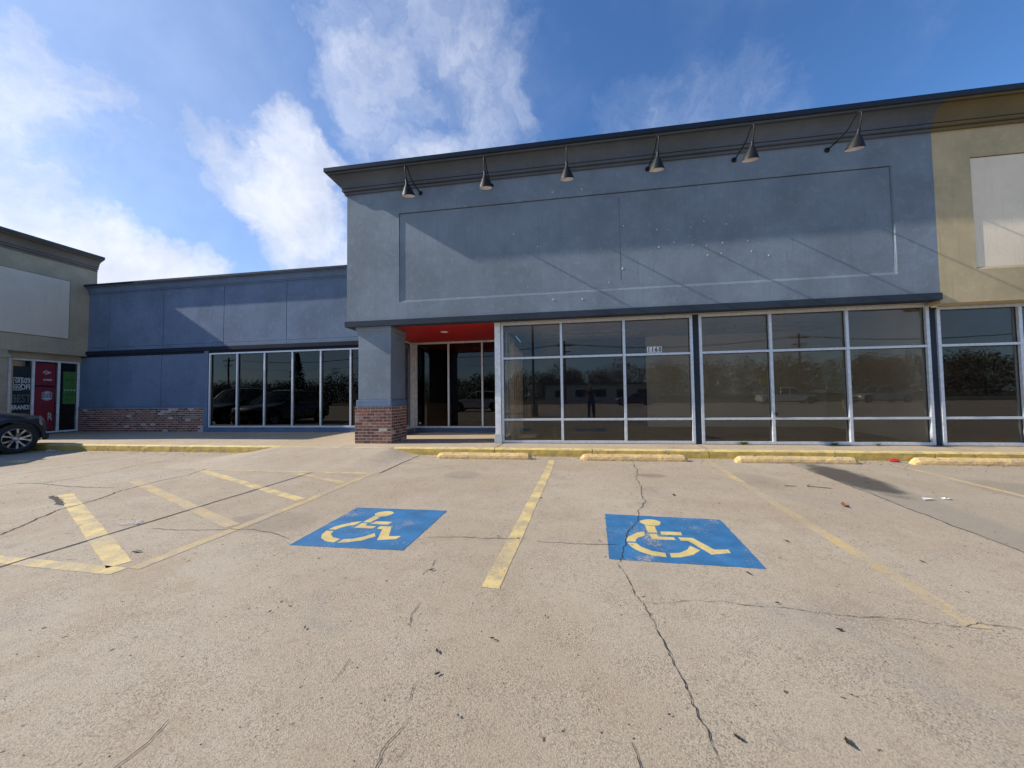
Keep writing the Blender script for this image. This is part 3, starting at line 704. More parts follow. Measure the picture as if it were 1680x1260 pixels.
sweep([(-17.3, 10.21), (-5.08, 10.21)], cap_prof(5.08, 5.44, .48), CAP, 'parapet_cap', wg)
MB().box(-17.3, -5.08, 10.4, 24, 4.9, 5.0).build('roof', ROOFM, wg)
MB().box(-16.2, -15.75, 10.9, 11.3, 5.0, 5.72).build('roof_vent', ROOFM, wg)
# wing interior (dark room)
MB().box(-17.3, -1.6, 15.5, 15.6, .15, 3.2).build('interior_wall', INTD, wg)
MB().box(-17.3, -1.6, 10.3, 15.5, 3.0, 3.1).build('interior_ceiling', INTD, wg)
MB().box(-17.3, -1.6, 10.32, 15.5, .152, .156).build('interior_floor', INTD, wg)
MB().box(-1.62, -1.52, 10.24, 15.6, .15, 3.1).build('interior_wall', INTD, wg)
MB().box(-12.1, -12.0, 10.32, 15.5, .15, 3.0).build('interior_wall', INTD, wg)

# ------------------------------------------------------------------ taupe building on the left
lb = thing('store_building', 'taupe stucco store at the far left with window posters and a blank pale sign board', 'store')
m = MB().box(-40, -17.1, 7.55, 7.75, 2.86, 6.05)
m.box(-17.3, -17.1, 7.75, 10.38, 2.86, 6.05); m.box(-17.3, -17.1, 10.38, 10.40, 5.1, 6.05)
m.build('fascia_wall', TAUPE, lb)
MB().box(-17.1, -17.07, 7.95, 9.67, 3.42, 5.43).build('sign_board', LPANEL, lb, bevel=.006)
MB().box(-17.1, -17.094, 7.93, 9.69, 3.40, 5.45).build('board_outline', DTAUPE, lb)  # thin dark taupe plate behind the board, showing as an outline
sweep([(-40, 7.55), (-17.1, 7.55), (-17.1, 10.38)], cornice_prof(ZB - .03, ZT), DTAUPE, 'cornice', lb)
sweep([(-40, 7.55), (-17.1, 7.55), (-17.1, 10.38)], cap_prof(ZB - .03, ZT), DCAP, 'parapet_cap', lb)
MB().box(-40, -17.3, 7.75, 24, 5.4, 5.5).build('roof', ROOFM, lb)
MB().box(-17.9, -17.12, 7.63, 8.38, .15, 2.86).build('corner_pier', TAUPE, lb, bevel=.01)
MB().box(-17.95, -17.08, 7.60, 8.42, 2.62, 2.74).build('pier_capital', TAUPE, lb, bevel=.01)
MB().box(-17.6, -17.38, 8.38, 10.2, 2.65, 2.862).build('header', TAUPE, lb)
MB().box(-30, -17.12, 7.76, 10.3, 2.862, 2.90).build('soffit', SOFF, lb)
glazing(lb, 'corner_window', 'X', -17.40, [8.56, 9.07, 9.665, 10.16], [.18, 2.65], sgn=-1, fm=ALUW, w=.055, d=.10, glass=GLASSL)
MB().box(-30, -17.55, 8.9, 8.95, .15, 2.9).build('front_wall', TAUPE, lb)
MB().box(-20.5, -20.4, 8.9, 14, .15, 2.9).build('interior_wall', INTD, lb)
MB().box(-20.5, -17.4, 10.3, 10.4, .15, 2.9).build('interior_wall', INTD, lb)
# posters inside the panes (they face +X)
XS = .55
def poster(name, label, y0, y1, z0, z1, col, items, dx=0):
    pm = plain(name + '_paper', col, .6, 0, .06, 8)
    t = MB().box(-17.475 - dx, -17.470 - dx, y0, y1, z0, z1).build(name, pm)
    t['label'] = label; t['category'] = 'poster'; t['group'] = 'posters in the corner windows'
    for txt, yy, zz, size, mat in items:
        me = text_mesh(txt, size, mat, 'lettering', bold=.006)
        link_mesh('lettering', me, t, (-17.466 - dx, yy, zz), (PI / 2, 0, PI / 2), (XS, 1, 1))
    return t
PW = plain('print_white', (.80, .80, .80), .6); PG = plain('print_grey', (.16, .17, .15), .6); PB = plain('print_navy', (.03, .04, .12), .6); PGD = plain('print_green', (.02, .09, .02), .6)
t = poster('poster', 'dark window poster reading 50% OFF BEST BRANDS', 8.66, 9.04, .5, 2.40, (.018, .022, .024),
       [('50%', 8.945, 1.93, .25, PW), ('OFF', 8.945, 1.72, .25, PW), ('BEST', 8.85, 1.34, .36, PG), ('BRANDS', 8.85, 1.06, .20, PW)])
b = MB()
for a0, a1, c0, c1 in ((8.675, 8.687, 1.62, 2.04), (8.835, 8.847, 1.62, 2.04), (8.687, 8.835, 2.015, 2.04), (8.687, 8.835, 1.62, 1.645)): b.box(-17.47, -17.466, a0, a1, c0, c1)
b.build('logo_box', PW, t)
for tx, zz in (('G8', 1.925), ('GO', 1.74)): link_mesh('lettering', text_mesh(tx, .20, PW, 'lettering', bold=.006), t, (-17.466, 8.761, zz), (PI / 2, 0, PI / 2), (.42, 1, 1))
t = poster('poster', 'red window poster with a white star and chevron logo', 9.13, 9.60, 1.80, 2.55, (.40, .012, .03), [('CONVERSE', 9.42, 1.98, .075, PW)])
link_mesh('lettering', text_mesh('>', .26, PW, 'chevron_mark', bold=.010), t, (-17.466, 9.43, 2.22), (PI / 2, 0, PI / 2))
sm = MB(); sm.ngon([(-17.4655, 9.34 + math.cos(PI / 2 + i * PI / 5) * (.055 if i % 2 == 0 else .022), 2.24 + math.sin(PI / 2 + i * PI / 5) * (.055 if i % 2 == 0 else .022)) for i in range(10)]); sm.build('star_mark', PW, t)
t = poster('poster', 'red window poster with a white hexagonal badge reading DUDE', 9.13, 9.60, .28, 1.74, (.42, .012, .03), [('R', 9.50, .72, .36, PW)])
hx = lambda s: [(0, .17 * s), (.12 * s, .11 * s), (.12 * s, -.11 * s), (0, -.17 * s), (-.12 * s, -.11 * s), (-.12 * s, .11 * s)]
bd = MB().ngon([(-17.4665, 9.42 + a, 1.44 + b) for a, b in hx(1)]).build('badge', PW, t)
MB().ngon([(-17.4655, 9.42 + a, 1.44 + b) for a, b in hx(.88)]).build('badge_ring', PB, bd); MB().ngon([(-17.4645, 9.42 + a, 1.44 + b) for a, b in hx(.80)]).build('badge_field', PW, bd)
link_mesh('lettering', text_mesh('DUDE', .20, PB, 'lettering', bold=.008), bd, (-17.463, 9.42, 1.44), (PI / 2, 0, PI / 2), (.36, 1, 1))
poster('poster', 'green window poster with dark lines of print beside the wall corner', 9.80, 10.13, 1.15, 2.30, (.12, .30, .05),
       [('~ ~', 9.97, 2.02, .3, PGD), ('. . . .', 9.97, 1.80, .22, PGD), ('- - - -', 9.97, 1.66, .24, PW), ('= = = =', 9.97, 1.46, .24, PGD), ('- - -', 9.97, 1.33, .22, PGD)])

# ------------------------------------------------------------------ tan building on the right
rb = thing('store_building', 'tan stucco store at the right edge with a cream sign panel', 'store')
recessed_wall(6.9, 22, 2.82, 6.06, 7.49, 16.5, 3.415, 5.52, 7.55, .017, .22, TAN, CREAM, rb)
sweep([(6.86, 7.55), (22, 7.55)], cornice_prof(ZB, ZT), OLIVE, 'cornice', rb)
sweep([(6.86, 7.55), (22, 7.55)], cap_prof(ZB, ZT), CAP, 'parapet_cap', rb)
MB().box(6.9, 22, 7.77, 24, 5.4, 5.5).build('roof', ROOFM, rb)
MB().box(6.915, 22, 7.56, 8.05, 2.826, 2.86).build('soffit', SOFF, rb)
glazing(rb, 'bay_window', 'Y', 7.85, [7.125, 8.435, 9.8, 11.15], [.16, .68, 2.07, 2.82], label='bay window of the tan store')
glazing(rb, 'bay_window', 'Y', 7.85, [11.3, 12.7, 14.1, 15.5], [.16, .68, 2.07, 2.82])
MB().box(15.53, 22, 7.8, 8.0, .15, 2.83).build('front_wall', TAN, rb)
MB().box(11.18, 11.27, 7.88, 8.0, .15, 2.826).build('blue_pier', NAVY, rb)
MB().box(7.9, 22, 14, 14.1, .15, 3.1).build('interior_wall', INTD, rb)
MB().box(7.95, 22, 7.99, 14, 3.1, 3.16).build('interior_ceiling', INTD, rb)
MB().box(7.95, 22, 7.99, 14, .151, .158).build('interior_floor', INTF, rb)
MB().box(8.6, 10.5, 11.2, 11.8, .15, 1.1).build('counter', INTD, rb)

# ------------------------------------------------------------------ gooseneck lamps
lp = thing('gooseneck_lamp', 'x', 'wall lamp', (0, 7.55, 5.9), 0, 'black gooseneck lamps above the sign panel')
MB().lathe([(0, -.035), (.03, -.034), (.052, -.02), (.058, 0)], (0, 0, 0), 18, 'Y').build('mount', BLACK, lp, smooth=True)
ctrl = [(0, -.02, 0), (0, -.12, -.005), (0, -.26, .0), (0, -.40, .012), (0, -.50, .03), (0, -.58, .065), (0, -.64, .115), (0, -.69, .155), (0, -.755, .168), (0, -.815, .150), (0, -.845, .09), (0, -.828, .0), (0, -.770, -.16)]
def smooth_path(P, n=5):
    P = [Vector(p) for p in P]; out = []
    for i in range(len(P) - 1):
        a, b, c, d = P[max(i - 1, 0)], P[i], P[i + 1], P[min(i + 2, len(P) - 1)]
        for k in range(n):
            t = k / n; out.append(.5 * ((2 * b) + (c - a) * t + (2 * a - 5 * b + 4 * c - d) * t * t + (3 * b - a - 3 * c + d) * t ** 3))
    out.append(P[-1]); return out
MB().tube(smooth_path(ctrl), .0145, 10).build('arm', BLACK, lp, smooth=True)
def tilted(mb, a=math.radians(20)):
    c, d = math.cos(a), math.sin(a)
    mb.v = [(x, (y * c - z * d) - .775, (y * d + z * c) - .145) for x, y, z in mb.v]; return mb
O_ = (0, 0, 0)
sh = tilted(MB().lathe([(.0, .0), (.022, .0), (.030, -.015), (.030, -.085), (.045, -.11), (.082, -.175), (.118, -.245), (.150, -.315), (.158, -.338), (.158, -.346)], O_, 28)).build('shade', BLACK, lp, smooth=True)
tilted(MB().lathe([(.154, -.346), (.146, -.316), (.113, -.247), (.076, -.176), (.04, -.12), (0, -.115)], O_, 28)).build('shade_lining', WHITEI, sh, smooth=True)
tilted(MB().lathe([(0, -.29), (.02, -.285), (.033, -.26), (.03, -.22), (.016, -.18), (.014, -.12)], O_, 12)).build('bulb', WHITEI, sh, smooth=True)
LX = [-3.23, -1.555, .12, 1.795, 3.47, 5.15]
LL = ['first black gooseneck lamp, at the left end of the sign panel', 'second black gooseneck lamp from the left end of the row', 'third black gooseneck lamp, just left of the row middle', 'fourth black gooseneck lamp, just right of the row middle', 'fifth black gooseneck lamp, second from the right end', 'sixth black gooseneck lamp, at the right end nearest the tan store']
for i, x in enumerate(LX):
    o = lp if i == 0 else copy_tree(lp)
    o.location = (x, 7.55, 5.935); o.scale = (.87, .95, .90); o['label'] = LL[i]
    o.rotation_euler[2] = (0, .02, -.01, .03, -.015, .02)[i]

# ------------------------------------------------------------------ cars
TYRE = plain('tyre_rubber', (.018, .018, .019), .8, 0, .2, 20); RIM = plain('rim_alloy', (.42, .43, .45), .3, .8, .1); LINER = plain('arch_black', (.010, .010, .011), .9)
TRIM = plain('black_trim', (.014, .014, .016), .5); HLAMP = plain('headlamp_glass', (.30, .31, .33), .12, .2); TLAMP = plain('tail_lamp_red', (.25, .01, .01), .2); CHROME = plain('chrome', (.6, .6, .62), .15, .9)
def wheel(parent, x, y, side, R=.355, name='wheel'):
    """axle along local X; side=+1 outer face to +X"""
    o = bpy.data.objects.new(name, None); C.objects.link(o); o.parent = parent; o.location = (x, y, R); o.empty_display_size = .1
    s = side
    MB().lathe([(R * .68, s * .10), (R * .78, s * .115), (R * .93, s * .112), (R, s * .085), (R, -s * .085), (R * .93, -s * .11), (R * .68, -s * .1)], (0, 0, 0), 40, 'X').build('tyre', TYRE, o, smooth=True)
    m = MB().lathe([(R * .69, s * .098), (R * .66, s * .105), (R * .63, s * .085), (R * .62, -s * .06)], (0, 0, 0), 40, 'X')
    for k in range(5):
        for dd in (-.15, .15):
            a = k / 5 * 2 * PI + dd; a2 = k / 5 * 2 * PI + dd * 1.9
            def pt(r, a, w, t):
                return (s * t, math.cos(a) * r - math.sin(a) * w, math.sin(a) * r + math.cos(a) * w)
            w0, w1 = .018, .021
            P = [[pt(.045, a, -w0, .066), pt(.045, a, w0, .066), pt(.045, a, w0, .03), pt(.045, a, -w0, .03)], [pt(R * .38, (a + a2) / 2, -w0 * .8, .090), pt(R * .38, (a + a2) / 2, w0 * .8, .090), pt(R * .38, (a + a2) / 2, w0 * .8, .05), pt(R * .38, (a + a2) / 2, -w0 * .8, .05)], [pt(R * .645, a2, -w1, .097), pt(R * .645, a2, w1, .097), pt(R * .645, a2, w1, .06), pt(R * .645, a2, -w1, .06)]]
            m.grid(P, True)
    m.lathe([(0, s * .085), (.03, s * .083), (.05, s * .07), (.055, s * .03)], (0, 0, 0), 16, 'X')
    m.build('rim', RIM, o)
    MB().lathe([(0, -s * .0), (R * .64, -s * .0)], (0, 0, 0), 24, 'X').build('brake_disc', LINER, o)
    return o
def car(label, cat, loc, rz, paint, kind='suv'):
    """front along local +Y, origin at the ground under the centre"""
    t = thing('parked_car', label, cat, loc, rz)
    L = 2.33 if kind == 'suv' else (2.75 if kind == 'pickup' else 2.3); Wd = .93; R = .355
    ht = 1.68 if kind == 'suv' else (1.82 if kind == 'pickup' else 1.42); bz = 1.02 if kind != 'sedan' else .88; hood = bz - .03
    fy, ry = L - .74, -L + .92
    out = []     # side outline (y,z), counter-clockwise from front bottom
    top = [(L, .42), (L + .01, .56), (L - .015, .70), (L - .06, .80), (L - .16, .885), (L - .34, hood - .06), (L - .7, hood - .005), (L - 1.05, hood + .03), (L - 1.25, bz + .04), (0, bz + .06), (-L + .9, bz + .07), (-L + .25, bz + .06), (-L + .05, bz - .05), (-L, .75), (-L + .02, .45), (-L + .10, .30)]
    if kind == 'pickup': top[8:12] = [(L - 1.3, bz + .05), (0, bz + .06), (-L + .9, bz + .06), (-L + .04, bz + .06)]
    def arc(cy):
        return [(cy + math.cos(a) * (R + .065), R + math.sin(a) * (R + .065)) for a in np.linspace(PI - .05 + .2, -.2 + .05, 15)]
    bottom = [(ry - R - .12, .27)] + arc(ry) + [(ry + R + .12, .24), (0, .22), (fy - R - .12, .24)] + arc(fy) + [(fy + R + .09, .25), (L - .08, .28)]
    out = top + bottom
    rows = []; lev = np.linspace(-1, 1, 15)
    for q in lev:
        row = []
        a = abs(q)
        for (y, z) in out:
            pull = .30 * max(0, (y / L)) ** 6 * a ** 3 if y > 0 else .16 * (abs(y) / L) ** 6 * a ** 3
            yy = y - math.copysign(pull, y) if abs(y) > L * .55 else y
            drop = .055 * a ** 4 if z > bz - .25 else 0
            xx = q * Wd * (1 - .05 * max(0, (z - .75)) / .3 - .035 * max(0, .6 - z))
            xx *= 1 - .07 * max(0, abs(y) / L - .6) / .4
            row.append((xx, yy, z - drop))
        rows.append(row)
    m = MB().grid(rows, True); m.ngon(rows[0][::-1]); m.ngon(rows[-1])
    body = m.build('body', paint, t, bevel=.02)
    for p in body.data.polygons: p.use_smooth = len(p.vertices) == 4
    # black cladding round the arches and sills
    for s in (-1, 1):
        for cy in (fy, ry):
            A = []
            for a in np.linspace(PI + .05, -.05, 17):
                row = []
                for rr, xo in ((R + .055, .895), (R + .055, .925), (R + .085, .938), (R + .125, .930), (R + .13, .90)): row.append((s * xo, cy + math.cos(a) * rr, R + math.sin(a) * rr * 1.0))
                A.append(row)
            MB().grid(A).build('wheel_arch', TRIM, t, smooth=True)
        MB().box(min(s * .86, s * .925), max(s * .86, s * .925), ry + R + .13, fy - R - .13, .24, .36).build('sill', TRIM, t, bevel=.02)
        def skin_pt(k, z, out=.012):      # point on the front corner of the body at height z
            q = .58 + .40 * k; yy = L - .015 - max(0, z - .70) * .45 - .30 * q ** 3 + out; w = Wd * q * .93
            return (s * (w + out * .6), yy, z)
        hl = MB().grid([[skin_pt(k, .735 + .02 * k), skin_pt(k, .80 + .02 * k, .016), skin_pt(k, .850 + .03 * k)] for k in np.linspace(0, 1, 8)])
        hl.build('headlight', HLAMP, t, smooth=True)
        MB().box(min(s * .70, s * .90), max(s * .70, s * .90), -L - .015, -L + .10, .85, 1.0).build('tail_light', TLAMP, t, bevel=.015)
        MB().box(min(s * .86, s * 1.06), max(s * .86, s * 1.06), L - 1.62, L - 1.50, bz + .02, bz + .17).build('mirror', TRIM, t, bevel=.03)
        for yy in (.35, -.55): MB().box(min(s * .925, s * .945), max(s * .925, s * .945), yy - .09, yy + .09, bz - .12, bz - .09).build('door_handle', paint, t, bevel=.005)
        wheel(t, s * .835, fy, s); wheel(t, s * .835, ry, s)
    MB().box(-.45, .45, L - .03, L + .015, .50, .70).build('grille', TRIM, t, bevel=.01)
    MB().box(-.60, .60, L - .14, L - .02, .26, .42).build('bumper', TRIM, t, bevel=.04)
    MB().box(-.26, .26, -L - .02, -L + .02, .58, .70).build('number_plate', WHITEI, t, bevel=.004)
    # greenhouse
    if kind == 'suv': gh = [(L - 1.22, bz), (L - 1.95, ht - .05), (L - 2.25, ht), (-.7, ht + .01), (-L + .55, ht - .05), (-L + .12, bz + .03)]
    elif kind == 'sedan': gh = [(L - 1.35, bz), (L - 2.0, ht - .04), (L - 2.25, ht), (-.5, ht), (-L + 1.35, ht - .08), (-L + .7, bz + .03)]
    else: gh = [(L - 1.35, bz), (L - 2.0, ht - .04), (L - 2.2, ht), (-.5, ht), (-.75, ht - .03), (-.85, bz)]
    gr = []
    for q in np.linspace(-1, 1, 9):
        a = abs(q)
        gr.append([(q * (.86 - .20 * (z - bz) / (ht - bz)), y - (.09 * a ** 3 if y > 0 else -.05 * a ** 3), z - .05 * a ** 4 * (z - bz) / (ht - bz)) for y, z in gh])
    m = MB().grid(gr); m.ngon(gr[0][::-1]); m.ngon(gr[-1]); gl = m.build('windows', GLASSC, t)
    for p in gl.data.polygons: p.use_smooth = False
    rf = MB().grid([[(x * 1.005, y, z + .008) for x, y, z in row[1:5]] for row in gr]).build('roof', paint, t, smooth=True)
    for s, row in ((-1, gr[0]), (1, gr[-1])):
        pl = MB()
        for i in (0, 4):
            a, b = Vector(row[i]), Vector(row[i + 1]); pl.tube([a + Vector((s * .005, 0, 0)), b + Vector((s * .005, 0, 0))], .035, 6)
        mid = .1 if kind != 'sedan' else 0
        pl.tube([(s * .865, mid, bz), (s * .67, mid, ht - .04)], .03, 6); pl.tube([row[1], row[2], row[3], row[4]], .028, 6)
        pl.build('pillar', paint if i else TRIM, t)
    MB().box(-.80, .80, -L + .5, L - 1.5, .5, .55).build('cabin_floor', TRIM, t)
    for s in (-.4, .4):
        MB().box(s - .24, s + .24, -.15, .35, .55, .72).box(s - .23, s + .23, -.3, -.15, .55, 1.28).build('seat', TRIM, t, bevel=.05)
    return t
def paintm(name, col):
    m = plain(name, col, .32, .25, .03, 3, coat=.9); return m
BLUEC = paintm('slate_blue_car_paint', (.028, .042, .075)); BLACKC = paintm('black_car_paint', (.008, .008, .009)); WHITEC = paintm('white_car_paint', (.72, .72, .72)); SILC = paintm('silver_car_paint', (.35, .36, .37)); REDC = paintm('maroon_car_paint', (.12, .01, .015))
car('dark slate blue suv with alloy wheels at the left edge, nose to the kerb', 'car', (-13.86, 4.92, 0), .0, BLUEC)
car('black suv beside the slate blue one, seen mirrored in the wing windows', 'car', (-16.6, 4.3, 0), .02, BLACKC, 'pickup')
car('white car standing across the lot, mirrored in the alcove glass', 'car', (-7.2, -8.5, 0), 1.5, WHITEC, 'suv')
car('silver sedan at the far edge of the lot left of the white one', 'car', (-20, -18, 0), 1.62, SILC, 'sedan')
car('white pickup at the far edge of the lot, right part', 'pickup', (24, -27, 0), -1.5, WHITEC, 'pickup')
car('maroon sedan at the far edge of the lot, middle part', 'car', (8, -27, 0), 1.6, REDC, 'sedan')
car('silver pickup at the far edge of the lot, rightmost of the row', 'pickup', (34, -28, 0), 1.5, SILC, 'pickup')

# ------------------------------------------------------------------ things behind the camera that the glass mirrors
POLEM = plain('pole_steel', (.10, .10, .10), .6, .3); WOODP = plain('pole_wood', (.09, .065, .045), .9)
def light_pole(x, y, h, label, arms=2):
    t = thing('parking_light', label, 'lamp post', (x, y, 0), 0, 'parking lot light poles')
    MB().lathe([(0, .7), (.24, .7), (.26, .66), (.26, 0)], (0, 0, 0), 16).build('pole_base', WALK, t)
    MB().tube([(0, 0, .7), (0, 0, h)], [.085, .06], 10).build('pole', POLEM, t)
    for s in (-1, 1)[:arms]:
        MB().tube([(0, 0, h - .5), (s * .7, 0, h + .05), (s * 1.5, 0, h + .3)], .04, 8).build('arm', POLEM, t)
        MB().box(min(s * 1.4, s * 2.1), max(s * 1.4, s * 2.1), -.18, .18, h + .22, h + .38).build('lamp_head', POLEM, t, bevel=.04)
light_pole(-1.9, -5.2, 6.0, 'single light pole mirrored in the first pane of the number bay')
light_pole(19.5, -12, 7.2, 'double-armed light pole mirrored in the tan store window')
light_pole(-17, -22, 7.2, 'light pole far across the lot in front of the wing')
def utility_pole(x, y, h, label):
    t = thing('utility_pole', label, 'utility pole', (x, y, 0), 0, 'utility poles along the road')
    MB().tube([(0, 0, 0), (0, 0, h)], [.17, .12], 10).build('pole', WOODP, t)
    MB().box(-1.2, 1.2, -.06, .06, h - .7, h - .55).build('crossarm', WOODP, t); MB().box(-.9, .9, -.06, .06, h - 1.6, h - 1.46).build('crossarm', WOODP, t)
    for s in (-1.1, -.5, .5, 1.1): MB().lathe([(0, .2), (.04, .18), (.05, .05), (.03, 0)], (s, 0, h - .55), 8).build('insulator', WHITEI, t)
UX = [-62, -31, 0, 31, 62]
for x, l in zip(UX, ('utility pole far left along the road', 'utility pole mirrored in the second wing pane', 'utility pole in the middle of the road verge', 'utility pole right of the road middle', 'utility pole far right along the road')): utility_pole(x, -36, 9.2, l)
for dy, z, nm in ((-1.1, 8.85, 'upper left'), (-.5, 8.85, 'inner left'), (1.1, 8.85, 'upper right'), (0, 7.4, 'low')):
    P = []
    for a, b in zip(UX[:-1], UX[1:]):
        for k in range(10):
            q = k / 10; P.append((a + (b - a) * q + 0, -36 + dy * .3, z - 1.0 * 4 * q * (1 - q)))
    P.append((UX[-1], -36 + dy * .3, z))
    MB().tube(P, .018, 4).build('power_line', BLACK, label=nm + ' power line strung between the utility poles', category='power line')
# far low building over the road
fb_ = thing('far_building', 'low pale building across the road behind the camera', 'building')
MB().box(-4, 18, -66, -56, 0, 3.4).build('wall', LPANEL, fb_); MB().box(-4.4, 18.4, -66.4, -55.6, 3.4, 3.7).build('roof', DTAUPE, fb_)
for x in (-2, 2, 6, 10, 14): MB().box(x, x + 2, -55.99, -55.9, .9, 2.4).build('window', GLASSD, fb_)
sg = thing('road_sign', 'yellow pole sign across the road behind the camera', 'sign', (36, -54, 0))
MB().tube([(0, 0, 0), (0, 0, 3)], .12, 8).build('pole', POLEM, sg); MB().box(-.9, .9, -.12, .12, 3, 3.9).build('sign_face', plain('sign_yellow', (.7, .55, .05), .5), sg)
# distant wood
V = []; F = []
def tri_cloud(cx, cy, cz, rx, ry, rz_, n, s):
    u = rng.normal(size=(n, 3)); u /= np.linalg.norm(u, axis=1)[:, None]; r = rng.uniform(.35, 1, n) ** .6
    c = u * r[:, None] * np.array([rx, ry, rz_]) + np.array([cx, cy, cz])
    a = rng.normal(size=(n, 3, 3)) * s
    base = sum(len(v) for v in V); V.append((c[:, None, :] + a).reshape(-1, 3)); F.append(np.arange(n * 3).reshape(n, 3) + base)
for i in range(330):
    x = rng.uniform(-170, 190); y = -rng.uniform(74, 105); h = rng.uniform(6.5, 9.5) + (2.2 if x < -55 and x > -75 else 0) + max(0, min(3.5, (x + 30) * .06))
    tri_cloud(x, y, h * .44, rng.uniform(2.5, 4.5), 3, h * .50, 760, .17)
me = bpy.data.meshes.new('woods'); me.from_pydata(np.concatenate(V).tolist(), [], np.concatenate(F).tolist())
wd = bpy.data.objects.new('woods', me); C.objects.link(wd); me.materials.append(plain('wood_foliage', (.105, .088, .060), .95, 0, .4, .15)); wd['kind'] = 'stuff'
for x, y, h, l in ((-73, -66, 14.5, 'tall dark conifer across the road, mirrored in the first wing pane'), (-44, -70, 11.5, 'broad conifer across the road, left of the low building')):
    t = thing('conifer_tree', l, 'tree', (x, y, 0))
    MB().tube([(0, 0, 0), (0, 0, h * .9)], [.3, .05], 8).build('trunk', WOODP, t)
    V = []; F = []
    for k in range(14):
        q = k / 14; tri_cloud(0, 0, h * (.18 + .8 * q), 2.9 * (1 - q) + .3, 2.9 * (1 - q) + .3, .7, 260, .16)
    me = bpy.data.meshes.new('crown'); me.from_pydata(np.concatenate(V).tolist(), [], np.concatenate(F).tolist()); me.materials.append(plain('conifer_green', (.03, .045, .02), .9, 0, .4, .5))
    link_mesh('crown', me, t)

# ------------------------------------------------------------------ photographer (mirrored in the glass, stands beside the camera)
def skin_fig(name, verts, edges, radii, mat, parent, root=0, sub=2):
    me = bpy.data.meshes.new(name); me.from_pydata(verts, edges, []); o = bpy.data.objects.new(name, me); C.objects.link(o); o.parent = parent
    me.materials.append(mat)
    sk = o.modifiers.new('skin', 'SKIN'); 
    for i, r in enumerate(radii): me.skin_vertices[0].data[i].radius = (r, r) if not isinstance(r, tuple) else r
    for i in range(len(verts)): me.skin_vertices[0].data[i].use_root = (i == root)
    s = o.modifiers.new('sub', 'SUBSURF'); s.levels = sub; s.render_levels = sub
    for p in me.polygons: p.use_smooth = True
    sk.use_smooth_shade = True
    return o
per = thing('person', 'person in dark clothes photographing the store, mirrored in the bay window', 'person', (1.15, -.55, 0), 0)
SKINM = plain('skin', (.45, .27, .19), .6); CLOTH = plain('dark_jacket', (.025, .027, .035), .9); JEAN = plain('dark_jeans', (.02, .026, .045), .9); HAIR = plain('dark_hair', (.02, .014, .01), .7)
v = [(0, 0, .95), (0, 0, 1.12), (0, .01, 1.32), (0, .02, 1.44), (0, .03, 1.52), (0, .04, 1.58),
     (-.09, 0, .90), (-.10, .02, .50), (-.11, -.01, .09), (-.12, .12, .035), (.09, 0, .90), (.11, .01, .50), (.13, -.01, .09), (.14, .12, .035),
     (-.18, .01, 1.41), (-.27, .10, 1.20), (-.09, .32, 1.42), (.18, .01, 1.41), (.27, .10, 1.20), (.09, .32, 1.42)]
e = [(0, 1), (1, 2), (2, 3), (3, 4), (4, 5), (0, 6), (6, 7), (7, 8), (8, 9), (0, 10), (10, 11), (11, 12), (12, 13), (3, 14), (14, 15), (15, 16), (3, 17), (17, 18), (18, 19)]
r = [(.15, .11), (.14, .10), (.17, .11), (.13, .09), .055, .055, .09, .062, .042, .035, .09, .062, .042, .035, .065, .045, .03, .065, .045, .03]
skin_fig('body', v, e, r, CLOTH, per)
hd = MB().lathe([(0, -.115), (.035, -.11), (.058, -.075), (.072, -.02), (.078, .03), (.07, .08), (.045, .112), (0, .122)], (0, .05, 1.655), 20).build('head', SKINM, per, smooth=True)
MB().lathe([(.080, .0), (.086, .045), (.078, .09), (.05, .122), (0, .132)], (0, .038, 1.66), 20).build('hair', HAIR, hd, smooth=True)
MB().grid([[(-.012, .125, 1.63), (0, .147, 1.625), (.012, .125, 1.63)], [(-.006, .122, 1.67), (0, .130, 1.67), (.006, .122, 1.67)]]).build('nose', SKINM, hd)
for s in (-1, 1):
    MB().lathe([(0, -.006), (.008, -.003), (.010, .004), (0, .008)], (s * .028, .120, 1.668), 8, 'Y').build('eye', WHITEI, hd)
    hn = MB()
    hn.box(s * .075 - .012, s * .075 + .012, .30, .345, 1.40, 1.49)
    for k in range(4): hn.tube([(s * .075, .325, 1.415 + k * .021), (s * .062, .352, 1.417 + k * .021), (s * .040, .362, 1.418 + k * .021)], [.0095, .0088, .0075], 6)
    hn.tube([(s * .07, .31, 1.41), (s * .055, .325, 1.39), (s * .035, .33, 1.395)], [.011, .010, .008], 6)
    hn.build('hand', SKINM, per, smooth=True)
MB().box(-.08, .08, .342, .350, 1.405, 1.485).build('phone', BLACK, label='black phone held sideways by the photographer', category='phone').location = (1.15, -.55, 0)
skin_fig('trousers', [(0, 0, .97), (-.09, 0, .90), (-.10, .02, .50), (-.11, -.01, .12), (.09, 0, .90), (.11, .01, .50), (.13, -.01, .12)], [(0, 1), (1, 2), (2, 3), (0, 4), (4, 5), (5, 6)], [(.16, .12), .098, .072, .055, .098, .072, .055], JEAN, per)

